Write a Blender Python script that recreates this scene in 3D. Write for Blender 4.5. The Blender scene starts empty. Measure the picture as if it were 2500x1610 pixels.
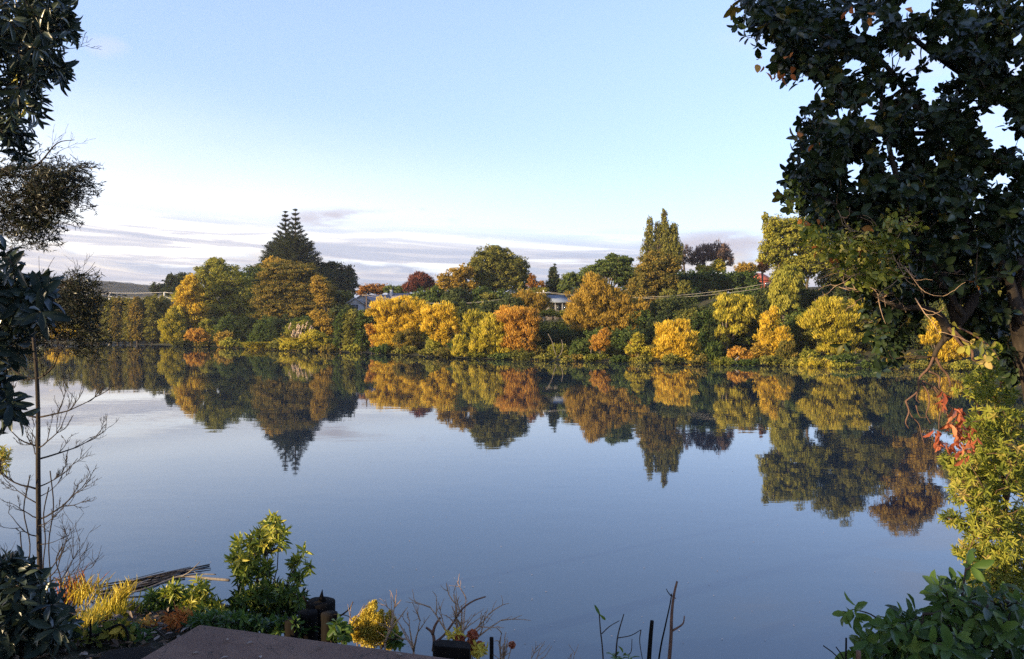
import bpy, math, numpy as np
from math import radians, sin, cos, pi

# ------------------------------------------------------------------ camera, light, sky
scene = bpy.context.scene
C = scene.collection
F = 1900.0; HY = 790.0; CH = 4.0           # focal length in photo pixels, horizon row, eye height over the water
cam_d = bpy.data.cameras.new('camera'); cam = bpy.data.objects.new('camera', cam_d); C.objects.link(cam)
cam.location = (0, 0, CH); cam.rotation_euler = (radians(90), 0, 0)
cam_d.sensor_width = 36; cam_d.lens = F / 2500 * 36; cam_d.shift_y = -(805 - HY) / 2500
cam_d.clip_start = 0.05; cam_d.clip_end = 8000
scene.camera = cam
scene.render.resolution_x = 1024; scene.render.resolution_y = 659

SUN_A, SUN_E = 58.0, 14.0                  # degrees round from straight behind the camera towards the left; height
S = np.array([-cos(radians(SUN_E)) * sin(radians(SUN_A)), -cos(radians(SUN_E)) * cos(radians(SUN_A)), sin(radians(SUN_E))])
sd = bpy.data.lights.new('sun', 'SUN'); sun = bpy.data.objects.new('sun', sd); C.objects.link(sun)
sd.energy = 4.0; sd.angle = radians(0.5); sd.color = (1.0, 0.76, 0.43)
import mathutils
sun.rotation_euler = mathutils.Vector(tuple(S)).to_track_quat('Z', 'Y').to_euler()
scene.view_settings.view_transform = 'Standard'; scene.view_settings.look = 'None'
scene.view_settings.gamma = 1; scene.view_settings.exposure = 1.4
scene.cycles.max_bounces = 6; scene.cycles.diffuse_bounces = 3; scene.cycles.glossy_bounces = 3
scene.cycles.transmission_bounces = 3; scene.cycles.transparent_max_bounces = 4
scene.cycles.use_denoising = False
try: scene.cycles.denoiser = 'OPENIMAGEDENOISE'; scene.cycles.denoising_input_passes = 'RGB_ALBEDO_NORMAL'; scene.cycles.denoising_prefilter = 'ACCURATE'
except Exception: pass
scene.cycles.caustics_reflective = False; scene.cycles.caustics_refractive = False

class NT:
    """small helper round a node tree"""
    def __init__(s, tree): s.t = tree; s.n = tree.nodes; s.l = tree.links; s.n.clear()
    def add(s, typ, ins=None, **kw):
        n = s.n.new(typ)
        for k, v in kw.items(): setattr(n, k, v)
        for k, v in (ins or {}).items():
            i = n.inputs[k]
            if isinstance(v, bpy.types.NodeSocket): s.l.new(v, i)
            else: i.default_value = v
        return n
    def math(s, op, a, b=0.0, c=0.0, clamp=False):
        n = s.n.new('ShaderNodeMath'); n.operation = op; n.use_clamp = clamp
        for i, v in enumerate((a, b, c)):
            if isinstance(v, bpy.types.NodeSocket): s.l.new(v, n.inputs[i])
            else: n.inputs[i].default_value = v
        return n.outputs[0]
    def ramp(s, fac, stops, interp='LINEAR'):
        n = s.n.new('ShaderNodeValToRGB'); n.color_ramp.interpolation = interp
        e = n.color_ramp.elements
        while len(e) < len(stops): e.new(0.5)
        for q, (p, c) in zip(e, stops):
            q.position = p; q.color = (*c, 1) if isinstance(c, (tuple, list)) else (c, c, c, 1)
        s.l.new(fac, n.inputs[0]); return n.outputs[0]
    def maprange(s, v, a, b, c=0.0, d=1.0, smooth=True):
        n = s.n.new('ShaderNodeMapRange'); n.interpolation_type = 'SMOOTHSTEP' if smooth else 'LINEAR'
        for k, x in zip(('From Min', 'From Max', 'To Min', 'To Max'), (a, b, c, d)): n.inputs[k].default_value = x
        s.l.new(v, n.inputs['Value']); return n.outputs[0]
    def mix(s, f, a, b):
        n = s.n.new('ShaderNodeMix'); n.data_type = 'RGBA'
        for k, v in ((0, f), (6, a), (7, b)):
            if isinstance(v, bpy.types.NodeSocket): s.l.new(v, n.inputs[k])
            elif k == 0: n.inputs[0].default_value = v
            else: n.inputs[k].default_value = (*v, 1)
        return n.outputs[2]

w = bpy.data.worlds.new('World'); scene.world = w; w.use_nodes = True
t = NT(w.node_tree)
sky = t.add('ShaderNodeTexSky', sky_type='NISHITA', sun_disc=False, sun_elevation=radians(SUN_E),
            sun_rotation=radians(180 + SUN_A), altitude=0, air_density=1.0, dust_density=0.4, ozone_density=2.4)
tint = t.add('ShaderNodeMix', data_type='RGBA', blend_type='MULTIPLY'); tint.inputs[0].default_value = 1.0
t.l.new(sky.outputs[0], tint.inputs[6]); tint.inputs[7].default_value = (1.12, 0.97, 1.12, 1)
bg = t.add('ShaderNodeBackground', {'Color': tint.outputs[2], 'Strength': 0.15})
tc = t.add('ShaderNodeTexCoord')
sep = t.add('ShaderNodeSeparateXYZ', {'Vector': tc.outputs['Generated']})
X_, Y_, Z_ = sep.outputs
az = t.math('ARCTAN2', X_, Y_)
def cloud_noise(kx, kz, off, detail=6, rough=0.6, dist=0.4, tilt=0.0):
    v = t.add('ShaderNodeCombineXYZ', {'X': t.math('MULTIPLY', az, kx),
              'Y': t.math('MULTIPLY', t.math('ADD', Z_, t.math('MULTIPLY', az, tilt)), kz), 'Z': off})
    n = t.add('ShaderNodeTexNoise', {'Vector': v.outputs[0], 'Scale': 1.0, 'Detail': detail, 'Roughness': rough, 'Distortion': dist})
    return n.outputs['Fac']
# thin bright veil low in the sky, strongest to the left
veil_n = cloud_noise(2.2, 9, 3.1, 4, 0.5)
veil_h = t.math('MULTIPLY', t.maprange(Z_, 0.0, 0.05), t.maprange(t.math('ADD', Z_, t.math('MULTIPLY', az, 0.14)), 0.25, -0.06))
veil_a = t.maprange(az, 0.45, -0.40, 0.30, 1.0)
veil = t.math('MULTIPLY', t.math('MULTIPLY', veil_h, veil_a), t.maprange(veil_n, 0.2, 0.62, 0.5, 1.0), clamp=True)
# long lavender streaks of cloud
st_n = cloud_noise(3.4, 62, 7.7, 8, 0.58, 0.5, 0.035)
st_h = t.math('MULTIPLY', t.maprange(Z_, 0.015, 0.035), t.maprange(t.math('ADD', Z_, t.math('MULTIPLY', az, 0.04)), 0.135, 0.085))
streak = t.math('MULTIPLY', t.maprange(st_n, 0.45, 0.53), st_h, clamp=True)
# solid low blue-grey bank near the skyline
bk_n = cloud_noise(5.0, 26, 1.3, 7, 0.55, 0.3)
bank = t.maprange(t.math('SUBTRACT', t.math('ADD', Z_, t.math('MULTIPLY', t.math('SUBTRACT', bk_n, 0.5), 0.11)), 0.076), 0.010, -0.006)
bank = t.math('MULTIPLY', bank, t.maprange(Z_, -0.01, 0.02), clamp=True)
# two small separate cloudlets and the thin wisps high right
wn = cloud_noise(7.0, 26, 12.2, 7, 0.6, 0.4)
def lobe(a0, z0, ra, rz):
    u = t.math('DIVIDE', t.math('SUBTRACT', az, a0), ra); v = t.math('DIVIDE', t.math('SUBTRACT', Z_, z0), rz)
    return t.maprange(t.math('ADD', t.math('MULTIPLY', u, u), t.math('MULTIPLY', v, v)), 1.0, 0.0)
def addc(l, lo, hi): return t.math('MULTIPLY', l, t.maprange(wn, lo, hi), clamp=True)
lets = t.math('MAXIMUM', addc(lobe(-0.20, 0.130, 0.11, 0.018), 0.42, 0.56), addc(lobe(-0.115, 0.134, 0.06, 0.016), 0.42, 0.54))
lets = t.math('MAXIMUM', lets, addc(lobe(0.26, 0.098, 0.10, 0.022), 0.25, 0.5))
wisps = t.math('MAXIMUM', addc(lobe(0.55, 0.26, 0.16, 0.07), 0.35, 0.7), t.math('MULTIPLY', addc(lobe(0.34, 0.34, 0.12, 0.04), 0.4, 0.75), 0.4))
wisps = t.math('MAXIMUM', wisps, t.math('MULTIPLY', addc(lobe(-0.48, 0.30, 0.03, 0.015), 0.3, 0.6), 0.5))
c_streak = t.ramp(st_n, [(0.47, (1.0, 0.88, 0.76)), (0.52, (0.62, 0.60, 0.66)), (0.60, (0.36, 0.40, 0.54))])
c_bank = t.ramp(bk_n, [(0.37, (0.95, 0.86, 0.78)), (0.48, (0.42, 0.48, 0.64)), (0.62, (0.27, 0.35, 0.54))])
def over(shader, mask, col, strength):
    b = t.add('ShaderNodeBackground', {'Strength': strength})
    if isinstance(col, tuple): b.inputs['Color'].default_value = (*col, 1)
    else: t.l.new(col, b.inputs['Color'])
    return t.add('ShaderNodeMixShader', {0: mask, 1: shader, 2: b.outputs[0]}).outputs[0]
sh = over(bg.outputs[0], t.math('MULTIPLY', t.maprange(Z_, 0.75, 0.25), 0.5), (0.195, 0.278, 0.405), 1.0)
sh = over(sh, t.math('MULTIPLY', veil, 0.92), (1.0, 0.975, 0.92), 0.68)
sh = over(sh, t.math('MULTIPLY', bank, 0.92), c_bank, 0.46)
sh = over(sh, t.math('MULTIPLY', streak, 0.85), c_streak, 0.50)
sh = over(sh, t.math('MULTIPLY', lets, 0.9), (0.56, 0.52, 0.60), 0.44)
sh = over(sh, t.math('MULTIPLY', wisps, 0.5), (0.9, 0.82, 0.86), 0.44)
t.add('ShaderNodeOutputWorld', {'Surface': sh})

# ------------------------------------------------------------------ helpers
def P(x, y, D):
    """world point seen at photo pixel (x, y) at D metres"""
    return np.array([(x - 1250) / F * D, D, CH - (y - HY) / F * D])
def unit(v): return v / np.maximum(np.linalg.norm(v, axis=-1, keepdims=True), 1e-9)
def rsph(rng, n): return unit(rng.normal(size=(n, 3)))
def sst(a, b, x):
    u = np.clip((x - a) / (b - a), 0, 1); return u * u * (3 - 2 * u)

def raw_mesh(name, V, faces_sizes, loops, tone=None, smooth=False):
    me = bpy.data.meshes.new(name)
    me.vertices.add(len(V)); me.vertices.foreach_set('co', np.ascontiguousarray(V, dtype=np.float32).ravel())
    loops = np.asarray(loops, dtype=np.int32); sizes = np.asarray(faces_sizes, dtype=np.int32)
    me.loops.add(len(loops)); me.loops.foreach_set('vertex_index', loops)
    me.polygons.add(len(sizes))
    st = np.zeros(len(sizes), dtype=np.int32); st[1:] = np.cumsum(sizes)[:-1]
    me.polygons.foreach_set('loop_start', st)
    if smooth: me.polygons.foreach_set('use_smooth', np.ones(len(sizes), dtype=bool))
    me.update(calc_edges=True)
    if tone is not None:
        a = me.attributes.new('tone', 'FLOAT', 'POINT'); a.data.foreach_set('value', np.asarray(tone, dtype=np.float32))
    return me

def link(name, me, mat, parent=None):
    o = bpy.data.objects.new(name, me); C.objects.link(o)
    if mat is not None: me.materials.append(mat)
    if parent is not None:
        o.parent = parent
        o.location = -np.array(parent.location) if False else (-parent.location[0], -parent.location[1], -parent.location[2])
    return o
def tag(o, label, cat, group=None):
    o['label'] = label; o['category'] = cat
    if group: o['group'] = group
    return o
def thing(name, label, cat, loc, group=None):
    o = bpy.data.objects.new(name, None); C.objects.link(o); o.location = tuple(float(v) for v in loc)
    o.empty_display_size = 0.2
    return tag(o, label, cat, group)

# leaf templates: rows (along, across, up), faces
T_FAR = (np.array([[-.5, 0, 0], [0, .5, .12], [.5, 0, 0], [0, -.5, .12]]), [[0, 1, 2, 3]])
def oval(bend=0.12, fold=0.12, prof=((.0, .0), (.25, .8), (.55, 1.), (.85, .62), (1., .0))):
    V = []; fc = []
    V.append([0, 0, 0])
    for tt, ww in prof[1:-1]:
        z = -bend * tt * tt
        V += [[tt, -.5 * ww, z + fold * ww], [tt, 0, z], [tt, .5 * ww, z + fold * ww]]
    V.append([1, 0, -bend])
    fc += [[0, 2, 1], [0, 3, 2]]
    k = len(prof) - 2
    for i in range(k - 1):
        a = 1 + 3 * i
        fc += [[a, a + 1, a + 4, a + 3], [a + 1, a + 2, a + 5, a + 4]]
    a = 1 + 3 * (k - 1)
    fc += [[a, a + 1, a + 3], [a + 1, a + 2, a + 3]]
    return np.array(V, float), fc
T_OVAL = oval(0.18, 0.10)
T_BLADE = oval(0.15, 0.12, ((.0, .0), (.35, 1.), (.7, .75), (1., .0)))
T_LONG = oval(0.28, 0.10, ((.0, .0), (.2, .55), (.6, 1.), (.88, .6), (1., .0)))
T_NEED = (np.array([[0, -.5, 0], [0, .5, 0], [.55, .4, .10], [1, 0, 0], [.55, -.4, .10]]), [[0, 4, 2, 1], [4, 3, 2]])

def leaves(name, tpl, P_, T_, N_, L, W, tone, mat, parent, smooth=False):
    Tv, fc = tpl
    T_ = unit(T_); B = unit(np.cross(N_, T_)); N2 = np.cross(T_, B)
    n = len(P_); k = len(Tv)
    L = np.broadcast_to(np.asarray(L, float), (n,)); W = np.broadcast_to(np.asarray(W, float), (n,))
    V = (P_[:, None, :] + (L[:, None] * Tv[None, :, 0])[..., None] * T_[:, None, :]
         + (W[:, None] * Tv[None, :, 1])[..., None] * B[:, None, :]
         + (L[:, None] * Tv[None, :, 2])[..., None] * N2[:, None, :]).reshape(-1, 3)
    sizes = np.tile([len(f) for f in fc], n)
    base = np.concatenate([np.array(f) for f in fc])
    loops = (np.arange(n)[:, None] * k + base[None, :]).ravel()
    me = raw_mesh(name, V, sizes, loops, np.repeat(tone, k), smooth)
    return link(name, me, mat, parent)

def tubes(name, lines, mat, parent, sides=6, tone=None):
    """lines: list of (points, radii)"""
    Vs, sizes, loops, tn = [], [], [], []; off = 0
    ang = np.arange(sides) * 2 * pi / sides
    for li, (p, r) in enumerate(lines):
        p = np.asarray(p, float); m = len(p)
        r = np.broadcast_to(np.asarray(r, float), (m,))
        d = np.gradient(p, axis=0); d = unit(d)
        ref = np.array([0.31, 0.52, 0.8]) if abs(d[0, 2]) < 0.9 else np.array([1.0, 0.1, 0])
        u = unit(np.cross(d, ref)); v = np.cross(d, u)
        ring = p[:, None] + r[:, None, None] * (np.cos(ang)[None, :, None] * u[:, None] + np.sin(ang)[None, :, None] * v[:, None])
        Vs.append(ring.reshape(-1, 3))
        i = np.arange(m - 1)[:, None] * sides; j = np.arange(sides)[None, :]; j2 = (j + 1) % sides
        q = np.stack([off + i + j, off + i + j2, off + i + sides + j2, off + i + sides + j], -1).reshape(-1)
        loops.append(q); sizes += [4] * ((m - 1) * sides)
        loops.append(off + np.arange(sides)[::-1]); sizes.append(sides)
        loops.append(off + (m - 1) * sides + np.arange(sides)); sizes.append(sides)
        off += m * sides
    me = raw_mesh(name, np.concatenate(Vs), sizes, np.concatenate(loops), None, True)
    return link(name, me, mat, parent)

def curve_pts(a, b, rng, n=6, sag=0.0, wob=0.06):
    a = np.asarray(a, float); b = np.asarray(b, float); L = np.linalg.norm(b - a)
    s = np.linspace(0, 1, n)[:, None]
    p = a + (b - a) * s
    p[1:-1] += rng.normal(size=(n - 2, 3)) * wob * L * 0.5
    p[:, 2] += -sag * L * (s[:, 0] * (1 - s[:, 0])) * 4
    return p
def smooth_line(pts, m=4):
    """Catmull-Rom through points"""
    p = np.asarray(pts, float); q = np.vstack([2 * p[0] - p[1], p, 2 * p[-1] - p[-2]]); out = []
    for i in range(1, len(q) - 2):
        for s in np.arange(m) / m:
            out.append(0.5 * ((2 * q[i]) + (-q[i - 1] + q[i + 1]) * s + (2 * q[i - 1] - 5 * q[i] + 4 * q[i + 1] - q[i + 2]) * s * s
                       + (-q[i - 1] + 3 * q[i] - 3 * q[i + 1] + q[i + 2]) * s ** 3))
    out.append(p[-1]); return np.array(out)

# ------------------------------------------------------------------ materials
def foliage(name, cols, trans=0.3, gloss=0.0, rough=0.45, spread=(0.0, 1.0)):
    m = bpy.data.materials.new(name); m.use_nodes = True; q = NT(m.node_tree)
    at = q.add('ShaderNodeAttribute', attribute_name='tone')
    k = len(cols)
    col = q.ramp(at.outputs['Fac'], [(spread[0] + (spread[1] - spread[0]) * i / max(k - 1, 1), c) for i, c in enumerate(cols)])
    d = q.add('ShaderNodeBsdfDiffuse', {'Color': col})
    tcol = q.mix(0.5, col, (1, 1, 1)); mul = q.add('ShaderNodeMix', data_type='RGBA', blend_type='MULTIPLY')
    mul.inputs[0].default_value = 1.0; q.l.new(col, mul.inputs[6]); mul.inputs[7].default_value = (1.25, 1.2, 0.7, 1)
    tr = q.add('ShaderNodeBsdfTranslucent', {'Color': mul.outputs[2]})
    s = q.add('ShaderNodeMixShader', {0: trans, 1: d.outputs[0], 2: tr.outputs[0]}).outputs[0]
    if gloss > 0:
        g = q.add('ShaderNodeBsdfGlossy', {'Color': (1, 1, 1, 1), 'Roughness': rough})
        fr = q.add('ShaderNodeFresnel', {'IOR': 1.35})
        f = q.math('MINIMUM', q.math('MULTIPLY', fr.outputs[0], gloss * 1.6, clamp=True), gloss * .45)
        s = q.add('ShaderNodeMixShader', {0: f, 1: s, 2: g.outputs[0]}).outputs[0]
    q.add('ShaderNodeOutputMaterial', {'Surface': s})
    return m

def solid(name, c1, c2, scale=8.0, rough=0.85, bump=0.3, stretch=(1, 1, 1), spec=0.3, dist=0.02):
    m = bpy.data.materials.new(name); m.use_nodes = True; q = NT(m.node_tree)
    tcn = q.add('ShaderNodeTexCoord')
    mp = q.add('ShaderNodeMapping', {'Vector': tcn.outputs['Object'], 'Scale': stretch})
    n = q.add('ShaderNodeTexNoise', {'Vector': mp.outputs[0], 'Scale': scale, 'Detail': 8, 'Roughness': 0.65})
    col = q.ramp(n.outputs['Fac'], [(0.3, c1), (0.7, c2)])
    b = q.add('ShaderNodeBump', {'Height': n.outputs['Fac'], 'Strength': bump, 'Distance': dist})
    p = q.add('ShaderNodeBsdfPrincipled', {'Base Color': col, 'Roughness': rough, 'Normal': b.outputs[0], 'Specular IOR Level': spec})
    q.add('ShaderNodeOutputMaterial', {'Surface': p.outputs[0]})
    return m

M = {}
def fol(k, cols, **kw): M[k] = foliage(k, cols, **kw)
fol('gold', [(.26, .19, .03), (.60, .42, .045), (.84, .63, .09)], trans=.42)
fol('goldgreen', [(.13, .14, .03), (.42, .36, .045), (.68, .56, .09)], trans=.42)
fol('orange', [(.26, .12, .025), (.50, .27, .05), (.68, .42, .09)], trans=.35)
fol('amber', [(.15, .11, .025), (.36, .24, .045), (.55, .37, .075)], trans=.35)
fol('rust', [(.16, .07, .02), (.32, .15, .035), (.42, .22, .05)], trans=.3)
fol('bronze', [(.06, .065, .02), (.16, .14, .035), (.32, .22, .05)], trans=.3)
fol('olive', [(.06, .07, .02), (.16, .16, .04), (.30, .27, .06)], trans=.3)
fol('lime', [(.08, .10, .02), (.23, .23, .04), (.42, .38, .07)], trans=.35)
fol('green', [(.03, .055, .018), (.075, .11, .03), (.15, .18, .05)], trans=.28)
fol('mosaic', [(.04, .07, .02), (.16, .17, .04), (.42, .30, .05), (.5, .36, .06)], trans=.3)
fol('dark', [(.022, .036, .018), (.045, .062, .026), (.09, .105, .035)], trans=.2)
fol('pine', [(.02, .032, .02), (.045, .058, .03), (.08, .09, .04)], trans=.12)
fol('purple', [(.06, .025, .025), (.14, .05, .04), (.26, .10, .07)], trans=.25)
fol('plume', [(.62, .48, .40), (.80, .66, .56)], trans=.3)
fol('greytwig', [(.07, .05, .045), (.14, .10, .09), (.22, .15, .13)], trans=.1)
M['bark'] = solid('bark', (.06, .045, .035), (.16, .12, .095), 14, .9, .6, (1, 1, .25))
M['palebark'] = solid('palebark', (.16, .13, .11), (.32, .27, .22), 12, .9, .5, (1, 1, .3))

# ------------------------------------------------------------------ ground
SH_PX = [-400, 0, 250, 450, 700, 900, 1100, 1300, 1500, 1700, 1900, 2100, 2300, 2500, 3000]
SH_Y = [833, 838, 840, 845, 856, 862, 874, 880, 884, 890, 893, 900, 905, 910, 922]
SH_D = [7600 / (y - 790) for y in SH_Y]
SH_X = [(x - 1250) / F * d for x, d in zip(SH_PX, SH_D)]
def Dsh(xpx): return float(np.interp(xpx, SH_PX, SH_D))
def far_shore(X): return np.interp(X, [-900, -300] + SH_X + [120, 400], [260, 205] + SH_D + [20, -60])
def near_edge(X): return np.interp(X, [-60, -6, -2.2, -1.2, -0.4, 2.2, 3.6, 8, 60], [5.5, 5.2, 5.0, 4.2, 3.3, 3.3, 4.6, 5.4, 4.5])
def height(X, Y):
    X = np.asarray(X, float); Y = np.asarray(Y, float)
    d = Y - far_shore(X)
    rise = 0.06 * sst(-0.3, 3, d) + 1.1 * sst(5, 13, d) + (3.2 + 1.4 * sst(-30, 0, X)) * sst(9, 45, d) + 3.5 * sst(8, 45, X) * sst(8, 50, d)
    far = -1.6 + 1.6 * sst(-6, 0, d) + rise
    ne = near_edge(X)
    near = 2.12 + (-3.7) * sst(ne, ne + 3.3, Y) + 0.06 * np.sin(X * 2.1 + 1) * np.cos(Y * 1.7) * sst(ne + 2, ne, Y)
    return np.where(Y < far_shore(X) * 0.5 + 4, np.maximum(near, -1.6), far)
def gz(X, Y): return float(height(np.array([X]), np.array([Y]))[0])

def axis(lo, hi, fine, grow):
    a = [0.0]; s = fine
    while a[-1] < hi: a.append(a[-1] + s); s = s * grow if a[-1] > 9 else fine
    b = [0.0]; s = fine
    while b[-1] > lo: b.append(b[-1] - s); s = s * grow if b[-1] < -9 else fine
    return np.array(sorted(set(b + a)))
gx = axis(-2600, 2600, 0.14, 1.03)
gy = axis(-60, 3400, 0.14, 1.026)
GX, GY = np.meshgrid(gx, gy)
GZ = height(GX, GY)
rg = np.random.default_rng(5)
near_m = (np.abs(GX) < 10) & (GY < 9) & (GY > -2)
GZ = GZ + np.where(near_m, rg.normal(size=GZ.shape) * 0.012, 0)
nx, ny = len(gx), len(gy)
idx = np.arange(nx * ny).reshape(ny, nx)
quads = np.stack([idx[:-1, :-1], idx[:-1, 1:], idx[1:, 1:], idx[1:, :-1]], -1).reshape(-1)
me = raw_mesh('ground', np.stack([GX, GY, GZ], -1).reshape(-1, 3), [4] * ((nx - 1) * (ny - 1)), quads, None, True)
m = bpy.data.materials.new('soil'); m.use_nodes = True; q = NT(m.node_tree)
tcn = q.add('ShaderNodeTexCoord')
n1 = q.add('ShaderNodeTexNoise', {'Vector': tcn.outputs['Object'], 'Scale': 2.2, 'Detail': 10, 'Roughness': .7})
n2 = q.add('ShaderNodeTexNoise', {'Vector': tcn.outputs['Object'], 'Scale': 26, 'Detail': 6, 'Roughness': .7})
col = q.mix(q.maprange(n1.outputs['Fac'], .35, .65), (.035, .028, .02), (.055, .06, .025))
col = q.mix(q.maprange(n2.outputs['Fac'], .56, .66), col, (.13, .10, .075))
b = q.add('ShaderNodeBump', {'Height': n2.outputs['Fac'], 'Strength': .8, 'Distance': .04})
p = q.add('ShaderNodeBsdfPrincipled', {'Base Color': col, 'Roughness': .95, 'Normal': b.outputs[0], 'Specular IOR Level': .2})
q.add('ShaderNodeOutputMaterial', {'Surface': p.outputs[0]})
ground = link('ground', me, m); ground['kind'] = 'structure'

# water
wv = np.array([[-900, -30, 0], [500, -30, 0], [500, 330, 0], [-900, 330, 0]], float)
m = bpy.data.materials.new('river_water'); m.use_nodes = True; q = NT(m.node_tree)
tcn = q.add('ShaderNodeTexCoord')
mp = q.add('ShaderNodeMapping', {'Vector': tcn.outputs['Object'], 'Scale': (.55, 1.0, 1), 'Rotation': (0, 0, .12)})
n1 = q.add('ShaderNodeTexNoise', {'Vector': mp.outputs[0], 'Scale': 1.5, 'Detail': 3, 'Roughness': .45})
n2 = q.add('ShaderNodeTexNoise', {'Vector': mp.outputs[0], 'Scale': .22, 'Detail': 2, 'Roughness': .5})
patch = q.maprange(n2.outputs['Fac'], .35, .68, .25, 1.0)
h = q.math('MULTIPLY', n1.outputs['Fac'], patch)
b = q.add('ShaderNodeBump', {'Height': h, 'Strength': .5, 'Distance': .006})
p = q.add('ShaderNodeBsdfPrincipled', {'Base Color': (.009, .019, .036, 1), 'Roughness': .02, 'IOR': 1.7, 'Specular Tint': (.80, .95, 1.0, 1), 'Normal': b.outputs[0]})
q.add('ShaderNodeOutputMaterial', {'Surface': p.outputs[0]})
water = link('water', raw_mesh('water', wv, [4], [0, 1, 2, 3]), m); water['kind'] = 'structure'

# hills far off to the left
def hills(name, D, prof, depth, mat, seed):
    rng = np.random.default_rng(seed)
    xs = np.arange(prof[0][0], prof[-1][0], 1.6)
    ys = np.interp(xs, [a for a, _ in prof], [b for _, b in prof])
    n = len(xs)
    bumps = np.convolve(rng.normal(size=n + 8), np.ones(5) / 5, 'same')[4:4 + n] * 1.5 + rng.normal(size=n) * 0.7
    top = (ys - np.abs(bumps))
    rows = []
    for k, fr in enumerate([0, .25, .5, .7, .85, .95, 1.0]):
        Dk = D - depth * (1 - fr)
        X = (xs - 1250) / F * D; Z = (CH - (top - HY) / F * D) * (sin(fr * pi / 2) ** .8 if fr > 0 else 0) + (-2 if k == 0 else 0)
        Z = Z + rng.normal(size=n) * (D * .0006 if 0 < k < 6 else 0)
        rows.append(np.stack([X, np.full(n, Dk) + rng.normal(size=n) * 2, Z], -1))
    rows.append(np.stack([(xs - 1250) / F * D, np.full(n, D + depth), np.full(n, -2.0)], -1))
    V = np.concatenate(rows); r = len(rows)
    ii = np.arange(r * n).reshape(r, n)
    qd = np.stack([ii[:-1, :-1], ii[:-1, 1:], ii[1:, 1:], ii[1:, :-1]], -1).reshape(-1)
    o = link(name, raw_mesh(name, V, [4] * ((r - 1) * (n - 1)), qd), mat); o['kind'] = 'structure'; return o
M['hillwood'] = solid('hillwood', (.035, .04, .03), (.11, .085, .045), .03, 1, .5, (1, 1, 1), .0, 6.0)
M['hillfar'] = solid('hillfar', (.05, .06, .05), (.09, .09, .06), .01, 1, .3, (1, 1, 1), .0, 6.0)
hills('hills', 900, [(-500, 690), (120, 682), (220, 690), (300, 694), (360, 700), (420, 706), (520, 722), (700, 730), (1000, 735), (1500, 735), (2600, 700)], 260, M['hillwood'], 3)
hills('hills', 1900, [(-700, 655), (60, 676), (200, 684), (300, 692), (480, 712), (800, 735)], 500, M['hillfar'], 4)

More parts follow.
